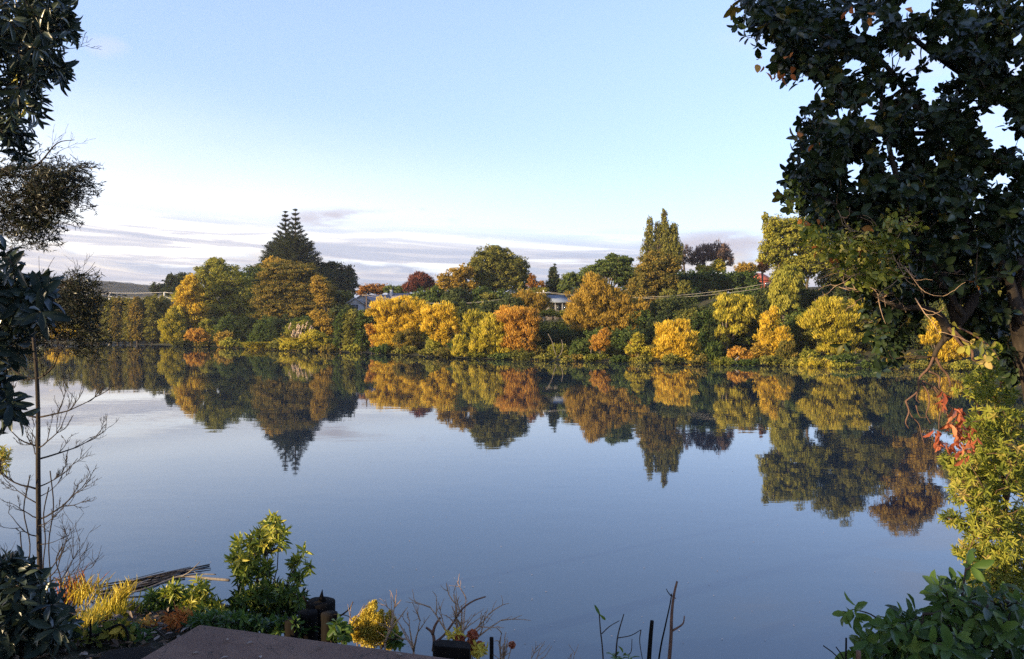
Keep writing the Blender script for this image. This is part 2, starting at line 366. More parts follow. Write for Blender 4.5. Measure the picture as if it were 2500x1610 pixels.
# ------------------------------------------------------------------ far bank trees
def make_tree(name, label, cat, D, blobs, mat, style='round', leaf=0.24, cov=1.0, base=None, seed=0, group=None,
              mat2=None, trunkmat='bark', tr=None, core=True, tone_mu=0.5, dy=0.9, limbs=True, droop=0.0):
    """blobs: (x, y, rx, ry[, dD]) in photo pixels at distance D"""
    rng = np.random.default_rng(seed * 7 + 11)
    k = D / F
    bx = blobs[0][0] if base is None else base[0]
    bp = np.array([(bx - 1250) * k, D + (0 if base is None or len(base) < 2 else base[1]), 0.0])
    bp[2] = max(gz(bp[0], bp[1]), -0.4) - 0.1
    root = thing(name, label, cat, bp, group)
    PP, TT, NN, LL, WW, TO = [], [], [], [], [], []
    lines = []
    Rall = max(max(b[2], b[3]) for b in blobs) * k
    topz = max(CH - (b[1] - b[3] - HY) * k for b in blobs)
    tr_ = tr or max(0.10, 0.028 * (topz - bp[2]))
    for bi, bb in enumerate(blobs):
        x, y, rx, ry = bb[:4]; rx *= 1.17; ry *= 1.10; dD = bb[4] if len(bb) > 4 else 0.0
        c = P(x, y, D) ; kk = (D + dD) / D; c = np.array([c[0] * kk, D + dD, CH + (c[2] - CH) * kk])
        r = np.array([rx * k, max(min(rx, ry * 1.4) * k * dy, 0.4), ry * k]) * kk
        R = (r[0] * r[2] * r[1]) ** (1 / 3)
        rc = max(0.30 * R ** 0.75, leaf * 1.3)
        if style == 'willow': rc *= 1.15
        area = 4 * pi * ((((r[0] * r[1]) ** 1.6 + (r[0] * r[2]) ** 1.6 + (r[1] * r[2]) ** 1.6) / 3) ** (1 / 1.6))
        nc = max(10, int(area / (pi * rc * rc) * 1.25))
        dirs = rsph(rng, nc); dirs[:, 2] = np.where(dirs[:, 2] < -0.45, -dirs[:, 2] * rng.random(nc), dirs[:, 2])
        dirs = unit(dirs)
        rad = (rng.uniform(0.62, 0.96, nc) + (rng.random(nc) < .14) * rng.uniform(.08, .22, nc))[:, None]
        cc = c + dirs * r * rad
        per = max(5, int(cov * 2.3 * rc * rc * 2.6 / (leaf * leaf)))
        ci = np.repeat(np.arange(nc), per); n = len(ci)
        off = rsph(rng, n) * (rng.random(n)[:, None] ** 0.45)
        crs = rc * rng.uniform(.65, 1.3, nc)
        sq = np.array([1, 1, .72]) if style != 'poplar' else np.array([.7, .7, 1.7])
        if style == 'layer': sq = np.array([1.35, 1.35, .38])
        pos = cc[ci] + off * crs[ci][:, None] * sq
        ct = np.clip(rng.normal(tone_mu, .21, nc), 0, 1)
        tone = np.clip(ct[ci] + rng.normal(0, .13, n), 0.01, .99)
        nrm = unit(off * .55 + dirs[ci] * .45 + rng.normal(size=(n, 3)) * .42)
        if style == 'willow':
            src = np.array([c[0], c[1], c[2] - r[2] * 1.3])
            Td = unit(unit(pos - src) + rng.normal(size=(n, 3)) * .30 + np.array([0, 0, .15]))
            L = leaf * rng.uniform(1.6, 3.2, n); W = leaf * rng.uniform(.42, .7, n)
        elif style == 'weep':
            Td = unit(np.array([0, 0, -1.0]) + dirs[ci] * .45 + rng.normal(size=(n, 3)) * .22)
            L = leaf * rng.uniform(1.6, 3.4, n); W = leaf * rng.uniform(.4, .7, n)
        elif style == 'poplar':
            Td = unit(np.array([0, 0, 1.0]) + rng.normal(size=(n, 3)) * .4); L = leaf * rng.uniform(.9, 1.6, n); W = leaf * .8
        elif style == 'fir':
            Td = unit(dirs[ci] * np.array([1, 1, .2]) + np.array([0, 0, -.45 - droop]) + rng.normal(size=(n, 3)) * .3)
            L = leaf * rng.uniform(1.3, 2.4, n); W = leaf * rng.uniform(.45, .8, n)
        else:
            Td = rsph(rng, n); L = leaf * rng.uniform(.8, 1.5, n); W = leaf * rng.uniform(.6, 1.0, n)
        W = np.broadcast_to(W, (n,))
        PP.append(pos); TT.append(Td); NN.append(nrm); LL.append(L); WW.append(W); TO.append(tone)
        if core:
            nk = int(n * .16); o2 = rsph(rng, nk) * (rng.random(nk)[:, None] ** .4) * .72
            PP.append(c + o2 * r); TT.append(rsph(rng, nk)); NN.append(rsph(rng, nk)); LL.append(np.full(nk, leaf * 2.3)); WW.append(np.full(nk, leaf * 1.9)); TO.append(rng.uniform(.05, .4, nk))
        if style == 'willow' and limbs:
            for q_ in rng.choice(nc, min(nc, 16), replace=False):
                a_ = cc[q_]; dd_ = unit(dirs[q_] + np.array([0, 0, .6])); lines.append((np.array([a_, a_ + dd_ * R * .2 + rng.normal(size=3) * .05, a_ + dd_ * R * .42]), [.03, .022, .015]))
        if limbs:
            fork = bp + (np.array([c[0] * .3 + bp[0] * .7, c[1] * .3 + bp[1] * .7, bp[2] + (c[2] - bp[2]) * .45]) - bp)
            lines.append((curve_pts(fork, c, rng, 5, 0, .08), np.linspace(tr_ * .55, tr_ * .22, 5)))
            for q_ in rng.choice(nc, min(nc, 12), replace=False):
                lines.append((curve_pts(c - np.array([0, 0, r[2] * .5]), cc[q_], rng, 5, 0, .08), np.linspace(tr_ * .25, .03, 5)))
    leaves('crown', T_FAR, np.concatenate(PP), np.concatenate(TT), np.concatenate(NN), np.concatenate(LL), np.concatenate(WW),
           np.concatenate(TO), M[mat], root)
    c0 = P(blobs[0][0], blobs[0][1], D)
    tp = curve_pts(bp, [c0[0], D, max(c0[2], bp[2] + 0.8)], rng, 6, 0, .03)
    lines.insert(0, (tp, np.linspace(tr_, tr_ * .5, 6)))
    tubes('trunk', lines, M[trunkmat], root, 5)
    return root

TREES = []
def T(*a, **k): TREES.append((a, k))
# --- left: windbreak hedge and the olive trees behind the sapling
for i, (x, y, rx, ry) in enumerate([(20, 790, 26, 44), (66, 782, 28, 50), (112, 786, 27, 48), (160, 780, 27, 54), (205, 784, 24, 50)]):
    T('bank_tree', ['olive bank tree cut off by the left edge of the photo', 'olive bank tree just left of the bare sapling', 'olive bank tree just right of the bare sapling', 'olive bank tree behind the wispy dark foliage', 'olive bank tree at the left end of the windbreak'][i],
      'tree', 163, [(x, y, rx, ry), (x + 4, y + 26, rx, 22)], 'olive', 'round', .34, .8, seed=i + 1, tone_mu=.6)
T('golden_bush', 'small golden bush at the waterline behind the bare sapling', 'bush', 156, [(142, 812, 26, 20), (170, 818, 20, 14)], 'gold', 'round', .3, 1, seed=9)
rw = np.random.default_rng(4)
for i in range(12):
    x = 222 + i * 16.5 + rw.uniform(-3, 3); tp_ = rw.uniform(-8, 10)
    T('windbreak_tree', 'olive conifer in the clipped windbreak below the white wires', 'tree', 150 + rw.uniform(-2, 2),
      [(x, 792, 17, 46), (x + rw.uniform(-6, 6), 756 + tp_ * .5, 13, 28), (x, 820, 19, 22), (x + rw.uniform(-5, 5), 741 + tp_, 8, 16)], ['olive', 'bronze', 'olive'][i % 3], 'fir', .26, .9, seed=20 + i, group='windbreak conifers', tone_mu=.55 + .35 * rw.random())
T('fir_tree', 'dark fir tree left of the large yellow-green tree', 'tree', 190, [(420, 692, 17, 22), (448, 688, 20, 20), (432, 712, 30, 20)], 'dark', 'fir', .4, .9, seed=31)
T('fir_tree', 'small dark fir tree under the left end of the hills', 'tree', 200, [(380, 708, 11, 16), (398, 706, 12, 13)], 'dark', 'fir', .4, .9, seed=32)
T('willow', 'round olive-gold bush tree beside the right end of the windbreak', 'tree', 139, [(424, 800, 26, 42), (430, 776, 20, 24), (418, 830, 22, 14)], 'goldgreen', 'willow', .2, 1.0, seed=33)
T('broad_tree', 'large yellow-green tree with an orange left side', 'tree', 147,
  [(478, 735, 44, 40), (520, 690, 42, 52), (560, 700, 44, 50), (500, 775, 50, 40), (560, 765, 50, 48), (592, 735, 34, 50), (455, 770, 30, 32), (605, 775, 30, 40), (540, 805, 50, 30), (526, 650, 20, 22)], 'lime', 'round', .28, .95, seed=34, tone_mu=.62)
T('autumn_tree', 'orange and gold tree on the left shoulder of the large yellow-green tree', 'tree', 141,
  [(462, 722, 28, 40), (450, 760, 26, 36), (480, 770, 24, 40), (468, 690, 16, 20)], 'gold', 'round', .25, .95, seed=35)
T('bush', 'pale green bush in the shade under the large yellow-green tree', 'bush', 139, [(506, 792, 16, 12), (520, 806, 16, 10)], 'lime', 'round', .22, .9, seed=36)
T('autumn_bush', 'orange bush at the waterline under the large yellow-green tree', 'bush', 133, [(480, 822, 26, 18), (498, 832, 18, 12)], 'orange', 'round', .24, .95, seed=37)
T('autumn_bush', 'orange and yellow bush left of the small island of reeds', 'bush', 130, [(548, 826, 22, 16), (556, 842, 24, 9)], 'amber', 'round', .24, .95, seed=38)
T('grey_green_tree', 'grey-green tree between the yellow-green tree and the pines', 'tree', 158, [(612, 690, 26, 38), (640, 668, 20, 26), (625, 735, 34, 40)], 'green', 'round', .3, .85, seed=39)
T('broad_tree', 'wide bronze tree with layered branches in front of the two pines', 'tree', 138,
  [(680, 668, 46, 30), (725, 672, 46, 30), (655, 712, 30, 30), (700, 715, 52, 34), (765, 715, 40, 36), (650, 742, 34, 24), (690, 752, 48, 30), (740, 758, 48, 34), (660, 776, 38, 22), (715, 785, 40, 22), (785, 750, 30, 36), (800, 712, 18, 26)],
  'bronze', 'layer', .25, 1.05, seed=40, tone_mu=.62)
T('autumn_tree', 'small orange tree on the right shoulder of the bronze tree', 'tree', 131, [(783, 705, 22, 26), (776, 690, 16, 18), (790, 735, 20, 20)], 'amber', 'layer', .24, .8, seed=41, base=(783, 7), limbs=False)
T('autumn_tree', 'orange-topped tree right below the two pines', 'tree', 140, [(690, 652, 26, 16), (668, 645, 22, 16), (725, 658, 22, 15)], 'amber', 'layer', .24, .9, seed=42, limbs=False, tone_mu=.75, base=(690, 8))
T('pine_tree', 'dark round-headed pine right of the bronze tree', 'tree', 175,
  [(812, 680, 44, 36), (840, 700, 32, 36), (790, 700, 36, 36), (852, 668, 0.1 + 14, 16), (800, 655, 26, 16)], 'pine', 'round', .36, 1.0, seed=43)
T('autumn_tree', 'small gold tree above the plumed grass', 'tree', 117, [(790, 785, 24, 22), (775, 770, 16, 14), (800, 810, 16, 16)], 'amber', 'round', .2, .8, seed=44, base=(790, 5), limbs=False)
T('shrub', 'pale green shrub behind the white grass plumes', 'shrub', 117, [(722, 806, 22, 20), (745, 800, 18, 16)], 'lime', 'round', .2, .9, seed=45)
T('shrub', 'low yellow-green shrub spreading over the water below the plumes', 'shrub', 113, [(730, 844, 40, 10), (765, 826, 30, 18), (788, 838, 24, 14), (700, 850, 16, 6)], 'goldgreen', 'round', .2, 1, seed=46)
for i, (x, rx, h, mt, lb) in enumerate([(832, 14, 45, 'green', 'green leafy shrub tree right of the small gold tree'), (862, 19, 52, 'olive', 'tall olive shrub tree left of the golden willow'), (884, 14, 48, 'green', 'green shrub tree beside the orange bush')]):
    T('shrub_tree', lb, 'tree', 112 - i, [(x, 806, rx, h * .8), (x + 3, 780, rx * .8, 24), (x, 838, rx * 1.1, 18)], mt, 'fir', .22, .95, seed=50 + i, tone_mu=.6)
T('autumn_bush', 'orange bush at the left foot of the first golden willow', 'bush', 106, [(908, 812, 11, 18), (918, 836, 15, 16), (898, 800, 7, 9), (926, 850, 12, 8)], 'orange', 'round', .2, .9, seed=55)
# --- golden willows
T('willow', 'widest golden willow, broad mushroom crown beside the grey-roofed house', 'tree', 105,
  [(940, 760, 34, 30), (975, 756, 38, 28), (1015, 765, 36, 34), (955, 795, 34, 30), (1000, 800, 34, 36), (970, 830, 42, 24), (940, 845, 22, 14), (1005, 838, 22, 20)], 'gold', 'willow', .155, 1.0, seed=60, base=(985,), tone_mu=.62)
T('willow', 'golden willow leaning left on a bare slanting stem', 'tree', 96,
  [(1060, 770, 26, 24), (1090, 768, 26, 24), (1050, 798, 22, 24), (1092, 800, 26, 30), (1072, 822, 16, 16), (1090, 835, 13, 14)], 'gold', 'willow', .155, .95, seed=61, base=(1112,), tone_mu=.6)
T('willow', 'small yellow-green willow with a rounded top between two larger ones', 'tree', 95,
  [(1155, 778, 21, 20), (1150, 800, 20, 20), (1168, 788, 16, 20)], 'goldgreen', 'willow', .15, .95, seed=62, base=(1160,))
T('willow', 'bright yellow-green willow with foliage down to the waterline', 'tree', 89,
  [(1205, 795, 28, 30), (1185, 820, 28, 28), (1215, 830, 26, 32), (1170, 850, 26, 20), (1210, 862, 30, 14), (1125, 840, 16, 24), (1120, 862, 18, 12)], 'goldgreen', 'willow', .15, 1.0, seed=63, base=(1195,), tone_mu=.68)
T('willow', 'orange-gold willow standing right of the bright yellow-green one', 'tree', 88,
  [(1250, 775, 34, 26), (1290, 780, 26, 26), (1262, 805, 26, 24), (1292, 815, 22, 34), (1252, 838, 26, 18), (1280, 848, 24, 16)], 'orange', 'willow', .15, .95, seed=64, base=(1278,), tone_mu=.6)
T('willow', 'olive round tree rising behind the orange-gold willow', 'tree', 108, [(1285, 735, 32, 22), (1315, 742, 28, 26), (1265, 750, 20, 14)], 'amber', 'willow', .2, .9, seed=65, tone_mu=.45)
T('willow', 'tallest orange willow with fine bare twigs at its top', 'tree', 92,
  [(1455, 705, 30, 36), (1425, 740, 36, 34), (1480, 735, 34, 40), (1415, 775, 34, 28), (1465, 785, 40, 34), (1515, 745, 24, 34), (1418, 805, 26, 16), (1520, 790, 36, 44), (1560, 770, 22, 36), (1450, 680, 12, 14)], 'amber', 'willow', .16, .85, seed=66, base=(1490,), tone_mu=.6)
T('autumn_bush', 'orange hanging branch clump below the tallest orange willow', 'bush', 84, [(1465, 835, 20, 20), (1478, 815, 12, 12), (1460, 850, 14, 10)], 'orange', 'willow', .13, .9, seed=67)
T('shrub', 'yellow-green shrub left of the golden waterline willow', 'shrub', 80, [(1558, 835, 14, 24), (1545, 855, 16, 14), (1575, 860, 16, 16), (1562, 880, 20, 8)], 'goldgreen', 'round', .15, .85, seed=68)
T('willow', 'golden willow bush with a flat foot resting on the waterline', 'tree', 80,
  [(1630, 810, 22, 28), (1655, 830, 30, 30), (1625, 845, 26, 26), (1680, 840, 24, 36), (1650, 868, 44, 18), (1665, 800, 16, 20), (1600, 862, 14, 12)], 'gold', 'willow', .14, 1.0, seed=69, tone_mu=.62)
T('weeping_tree', 'yellow-green weeping tree with hanging clumps', 'tree', 84,
  [(1775, 740, 26, 22), (1810, 745, 30, 26), (1790, 775, 30, 24), (1825, 770, 22, 30), (1800, 805, 22, 18), (1762, 770, 16, 20), (1762, 815, 12, 20), (1770, 835, 10, 16)], 'goldgreen', 'weep', .17, .9, seed=70, tone_mu=.5)
T('autumn_bush', 'small orange bush with bare driftwood limbs at its foot', 'bush', 76, [(1800, 860, 20, 14), (1822, 872, 16, 14), (1790, 868, 12, 10)], 'orange', 'round', .13, .95, seed=71)
T('willow', 'slim golden willow below the tall yellow-green tree', 'tree', 79,
  [(1875, 790, 17, 26), (1865, 820, 18, 20), (1910, 835, 22, 26), (1880, 845, 26, 24), (1895, 868, 34, 16), (1905, 815, 14, 16), (1888, 770, 10, 20)], 'gold', 'willow', .14, .95, seed=72, tone_mu=.62)
T('willow', 'wide olive-gold willow at the left edge of the dark overhanging leaves', 'tree', 78,
  [(2030, 755, 40, 26), (1990, 785, 32, 28), (2060, 780, 40, 30), (2030, 820, 36, 24), (2070, 830, 28, 26), (2035, 855, 34, 16), (2075, 865, 24, 16), (2095, 750, 22, 24)], 'goldgreen', 'willow', .145, 1.0, seed=73, tone_mu=.58)
T('willow', 'low golden willow lobe hanging out over the water', 'bush', 72, [(1985, 890, 34, 15), (2015, 896, 28, 14), (1970, 905, 20, 8)], 'goldgreen', 'willow', .13, .9, seed=74, tone_mu=.62)
T('willow', 'golden willow seen through the gap under the dark limb', 'tree', 72,
  [(2285, 800, 14, 28), (2270, 830, 20, 18), (2320, 850, 26, 22), (2300, 870, 34, 16), (2345, 862, 18, 16)], 'gold', 'willow', .14, .8, seed=75, tone_mu=.45)
T('shrub', 'small sprawling shrub hanging low over the dark waterline', 'shrub', 78, [(1385, 880, 12, 8), (1376, 886, 8, 5)], 'olive', 'round', .14, .6, seed=76, tone_mu=.8)
# --- behind, middle
T('broad_tree', 'tall green oak with a domed crown in the middle of the skyline', 'tree', 132,
  [(1195, 635, 38, 34), (1215, 625, 30, 22), (1180, 670, 34, 34), (1235, 660, 38, 42), (1262, 655, 26, 30), (1210, 695, 50, 28), (1268, 690, 28, 34), (1162, 650, 18, 20)], 'olive', 'round', .27, .95, seed=80, tone_mu=.55)
T('autumn_tree', 'orange-brown tree on the left flank of the domed oak', 'tree', 128,
  [(1090, 690, 22, 24), (1125, 672, 24, 24), (1115, 700, 26, 22), (1146, 668, 14, 18), (1152, 700, 14, 20)], 'amber', 'round', .24, .9, seed=81, tone_mu=.5)
T('purple_tree', 'dark purple-leaved tree right of the grey-roofed house', 'tree', 150, [(1026, 692, 30, 22), (1022, 678, 18, 12), (1002, 705, 18, 14), (1050, 704, 16, 18)], 'purple', 'willow', .26, .8, seed=82)
T('autumn_tree', 'low brown tree just behind the grey-roofed house', 'tree', 165, [(900, 708, 22, 14), (925, 708, 22, 14), (885, 716, 12, 8)], 'rust', 'layer', .3, .9, seed=83)
T('broad_tree', 'low green tree between the brown and the purple tree', 'tree', 160, [(955, 710, 18, 12), (980, 712, 18, 14)], 'green', 'round', .3, .9, seed=84, tone_mu=.7)
T('topiary_tree', 'pale-tipped small tree standing in the shaded garden', 'tree', 115, [(1195, 725, 17, 10), (1190, 745, 14, 12), (1200, 760, 16, 12)], 'olive', 'layer', .2, .9, seed=85, tone_mu=.7)
T('shrub', 'yellow-green shrub below the pale-tipped small tree', 'shrub', 108, [(1212, 766, 16, 12), (1200, 775, 14, 12)], 'olive', 'round', .2, .9, seed=86, tone_mu=.75)
T('cypress', 'narrow pointed dark cypress right of the domed oak', 'tree', 128,
  [(1352, 696, 17, 22), (1351, 676, 10, 18), (1351, 660, 5.5, 13), (1352, 722, 18, 22)], 'pine', 'fir', .24, 1.1, seed=87, tone_mu=.6)
T('autumn_tree', 'thin reddish-brown tree left of the cypress', 'tree', 126, [(1300, 698, 12, 24), (1320, 705, 14, 18), (1298, 678, 6, 10)], 'rust', 'round', .22, .7, seed=88, tone_mu=.4)
T('shrub_tree', 'light green shrubs in front of the cypress', 'tree', 118, [(1310, 722, 16, 12), (1330, 716, 12, 12)], 'lime', 'round', .22, .8, seed=89, tone_mu=.4)
T('broad_tree', 'green tree right of the cypress', 'tree', 125, [(1392, 685, 20, 20), (1415, 690, 20, 24), (1380, 708, 18, 18)], 'green', 'round', .24, .95, seed=90, tone_mu=.85)
T('broad_tree', 'wide green tree left of the poplars', 'tree', 122,
  [(1480, 660, 42, 26), (1510, 645, 26, 20), (1450, 668, 30, 20), (1525, 680, 32, 32), (1495, 632, 14, 12), (1530, 640, 14, 14)], 'green', 'layer', .24, 1.0, seed=91, tone_mu=.7)
T('broad_tree', 'large olive tree directly below the poplars', 'tree', 112,
  [(1590, 660, 40, 34), (1600, 640, 34, 24), (1570, 700, 34, 30), (1620, 690, 34, 34), (1640, 650, 24, 30), (1575, 730, 30, 20)], 'bronze', 'round', .22, 1.0, seed=92, tone_mu=.62)
for i, (x, top, bot, rx, mt, lb) in enumerate([(1585, 535, 640, 13, 'olive', 'ragged left poplar with gaps in its crown'), (1604, 545, 640, 9, 'olive', 'thin poplar second from the left'),
                                              (1622, 519, 650, 12, 'olive', 'tallest poplar, a dense narrow column'), (1645, 552, 650, 15, 'olive', 'shorter broad poplar on the right of the row')]):
    hh = (bot - top); bl = [(x + (i - 1.5) * .8 * (q - 1.5), top + hh * (q + .62) / 4.6, rx * [.6, .9, 1.1, 1.15][q] * (1 + .2 * ((i + q) % 2)), hh * .19) for q in range(4)]
    T('poplar', lb, 'tree', 126, bl, mt, 'poplar', .2, .5 if i < 2 else .85, seed=100 + i, group='row of poplars', tone_mu=.6, base=(x,))
T('bare_tree', 'purplish thin-leaved tree beside the right poplar', 'tree', 132, [(1672, 620, 16, 24), (1668, 640, 16, 14)], 'greytwig', 'willow', .16, .35, seed=105, core=False)
T('bare_tree', 'grey-brown domed tree on the skyline right of the poplars', 'tree', 132, [(1720, 625, 28, 26), (1750, 622, 30, 26), (1770, 640, 18, 18), (1702, 640, 16, 18)], 'greytwig', 'willow', .18, .62, seed=106, core=False)
for i, (x, y, rx, ry, lb) in enumerate([(1712, 656, 12, 10, 'small gold bush above the left part of the tall hedge'), (1752, 650, 16, 14, 'pointed yellow bush above the middle of the tall hedge'), (1728, 658, 8, 8, 'smallest yellow bush between two others above the tall hedge'), (1820, 655, 24, 13, 'rounded orange-yellow tree above the right end of the tall hedge')]):
    T('autumn_bush', lb, 'bush', 130, [(x, y, rx, ry), (x + 3, y + 8, rx, ry * .7)], 'goldgreen' if i != 3 else 'amber', 'round', .2, 1, seed=110 + i)
for i in range(9):
    x = 1650 + i * 23
    T('hedge_tree', 'tree of the tall dense green hedge on the hill', 'tree', 118 + (i % 2), [(x, 688, 17, 26), (x + 3, 702, 18, 20)], 'green', 'round', .22, 1.1, seed=120 + i, group='tall hedge trees on the hill', limbs=False, tone_mu=.35)
T('conifer', 'dark cone-shaped tree beside the red roof', 'tree', 140, [(1862, 655, 14, 14), (1862, 640, 9, 12), (1858, 628, 4, 8)], 'rust', 'fir', .24, 1, seed=130, tone_mu=.1)
T('shrub_tree', 'rounded olive tree standing on the slope below the tall hedge', 'tree', 106, [(1672, 705, 14, 20), (1665, 725, 14, 14)], 'olive', 'round', .2, 1, seed=131, tone_mu=.65)
T('shrub_tree', 'low olive tree on the slope left of the rounded one', 'tree', 104, [(1632, 725, 20, 18), (1650, 738, 20, 14), (1616, 738, 12, 10)], 'olive', 'round', .2, 1, seed=132, tone_mu=.6)
T('bush', 'sunlit yellow-green clipped hedge in front of the second house', 'hedge', 106, [(1320, 768, 16, 9), (1345, 766, 16, 10), (1368, 768, 16, 9), (1390, 770, 12, 9)], 'lime', 'round', .18, 1.0, seed=133, tone_mu=.8)
# --- tall trees on the right
T('broad_tree', 'tall yellow-green tree left of the dark overhanging leaves', 'tree', 88,
  [(1895, 560, 28, 34), (1920, 600, 40, 44), (1885, 620, 30, 40), (1950, 570, 40, 44), (1930, 660, 40, 36), (1975, 640, 36, 50), (1880, 575, 14, 22), (1869, 535, 7, 14)], 'lime', 'round', .19, .95, seed=140, tone_mu=.65, base=(1960,))
T('broad_tree', 'light green columnar tree hung with pale leaves above the slim willow', 'tree', 84,
  [(1915, 690, 26, 34), (1905, 720, 24, 34), (1925, 740, 24, 30), (1900, 755, 18, 24), (1892, 790, 16, 22), (1935, 690, 24, 40)], 'lime', 'weep', .17, 1.0, seed=141, tone_mu=.72)
T('broad_tree', 'tall olive tree mostly hidden by the dark overhanging leaves', 'tree', 90,
  [(2050, 540, 56, 56), (2020, 620, 60, 60), (2100, 600, 60, 60), (2070, 680, 70, 50), (2150, 660, 50, 60)], 'olive', 'round', .2, .95, seed=142, tone_mu=.6)
T('autumn_tree', 'tall gold-brown tree behind the dark tree on the right', 'tree', 90,
  [(2200, 500, 60, 50), (2250, 540, 50, 60), (2180, 590, 50, 50), (2260, 640, 60, 60), (2200, 700, 60, 60)], 'amber', 'round', .2, .85, seed=143, tone_mu=.5)
T('broad_tree', 'green bank tree behind the trunk at the right edge', 'tree', 82,
  [(2380, 620, 70, 60), (2450, 700, 70, 70), (2380, 760, 70, 60), (2520, 640, 60, 80)], 'olive', 'round', .2, .9, seed=144, tone_mu=.5)
# --- dark undergrowth along the bank, shrub by shrub
ru = np.random.default_rng(77)
for i in range(76):
    x = 440 + i * 30 + ru.uniform(-8, 8)
    D = Dsh(x) + (ru.uniform(4.5, 8) if i % 2 else ru.uniform(-.7, .9))
    yb = 790 + 7600 / D
    hpx = ru.uniform(18, 44) if i % 2 else ru.uniform(8, 20)
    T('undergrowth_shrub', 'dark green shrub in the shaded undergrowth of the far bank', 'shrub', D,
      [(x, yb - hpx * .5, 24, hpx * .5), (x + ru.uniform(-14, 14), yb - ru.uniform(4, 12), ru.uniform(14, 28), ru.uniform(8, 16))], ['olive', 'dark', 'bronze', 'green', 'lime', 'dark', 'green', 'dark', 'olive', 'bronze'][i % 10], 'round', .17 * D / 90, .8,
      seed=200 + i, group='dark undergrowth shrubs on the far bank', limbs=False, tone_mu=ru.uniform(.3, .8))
for i in range(46):
    x = 600 + i * 46 + ru.uniform(-12, 12)
    D = Dsh(x) + 15 + ru.uniform(0, 6)
    if x < 830: D += 34
    if 1290 < x < 1400: top = 785
    else: top = {0: 745, 1: 735, 2: 725}[i % 3] + (20 if 820 < x < 1080 else 0) - (34 if x > 1850 else 0)
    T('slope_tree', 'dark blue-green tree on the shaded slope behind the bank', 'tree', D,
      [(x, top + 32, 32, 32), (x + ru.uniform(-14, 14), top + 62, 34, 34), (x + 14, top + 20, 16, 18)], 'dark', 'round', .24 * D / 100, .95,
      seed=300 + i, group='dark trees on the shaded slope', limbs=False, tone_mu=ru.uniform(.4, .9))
for i in range(34):
    x = 610 + i * 38 + ru.uniform(-12, 12)
    if 840 < x < 1005 or 1315 < x < 1400: continue
    D = Dsh(x) + 34 + ru.uniform(0, 5)
    top = 704 + ru.uniform(-10, 12)
    T('garden_tree', 'dense green tree filling the skyline row behind the bank', 'tree', D,
      [(x, top + 24, 27, 26), (x + ru.uniform(-12, 12), top + 50, 30, 26)], ['green', 'dark', 'olive', 'green'][i % 4], 'round', .26 * D / 110, .95,
      seed=400 + i, group='green trees along the skyline', limbs=False, tone_mu=ru.uniform(.35, .7))
for i in range(16):
    x = (480 + i * 42 if i < 8 else 1310 + (i - 8) * 36) + ru.uniform(-8, 8)
    D = Dsh(x) + 8 + ru.uniform(0, 3); top = 772 if x < 1000 else 800
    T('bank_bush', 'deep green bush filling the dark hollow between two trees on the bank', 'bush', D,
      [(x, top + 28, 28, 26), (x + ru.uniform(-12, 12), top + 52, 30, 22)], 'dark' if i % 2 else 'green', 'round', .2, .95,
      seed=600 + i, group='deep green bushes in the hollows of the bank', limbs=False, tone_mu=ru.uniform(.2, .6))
for i in range(20):
    x = 870 + i * 62 + ru.uniform(-14, 14)
    D = Dsh(x) + 3 + ru.uniform(0, 2); h_ = ru.uniform(14, 30)
    T('bank_bush', 'dull olive-gold bush squeezed in between the brighter willows', 'bush', D,
      [(x, 790 + 7600 / D - h_, ru.uniform(16, 26), h_), (x + ru.uniform(-16, 16), 790 + 7600 / D - h_ * .5, 20, h_ * .6)], ['olive', 'amber', 'bronze', 'lime', 'green'][i % 5], ['round', 'layer', 'willow'][i % 3], .16, .8,
      seed=700 + i, group='dull olive-gold bushes between the willows', limbs=False, tone_mu=ru.uniform(.35, .7))
for i in range(22):
    x = 1570 + i * 37 + ru.uniform(-10, 10)
    D = Dsh(x) + 9 + ru.uniform(0, 4)
    T('slope_tree', 'mid-green bushy tree low on the right part of the bank', 'tree', D,
      [(x, 800 + ru.uniform(-12, 8), 32, 30), (x + ru.uniform(-14, 14), 832, 34, 34), (x + 10, 775 + ru.uniform(-8, 8), 18, 18)], ['green', 'dark', 'green', 'olive'][i % 4], 'round', .18, .95,
      seed=500 + i, group='bushy trees low on the right bank', limbs=False, tone_mu=ru.uniform(.25, .6))
for a, k in TREES: make_tree(*a, **k)

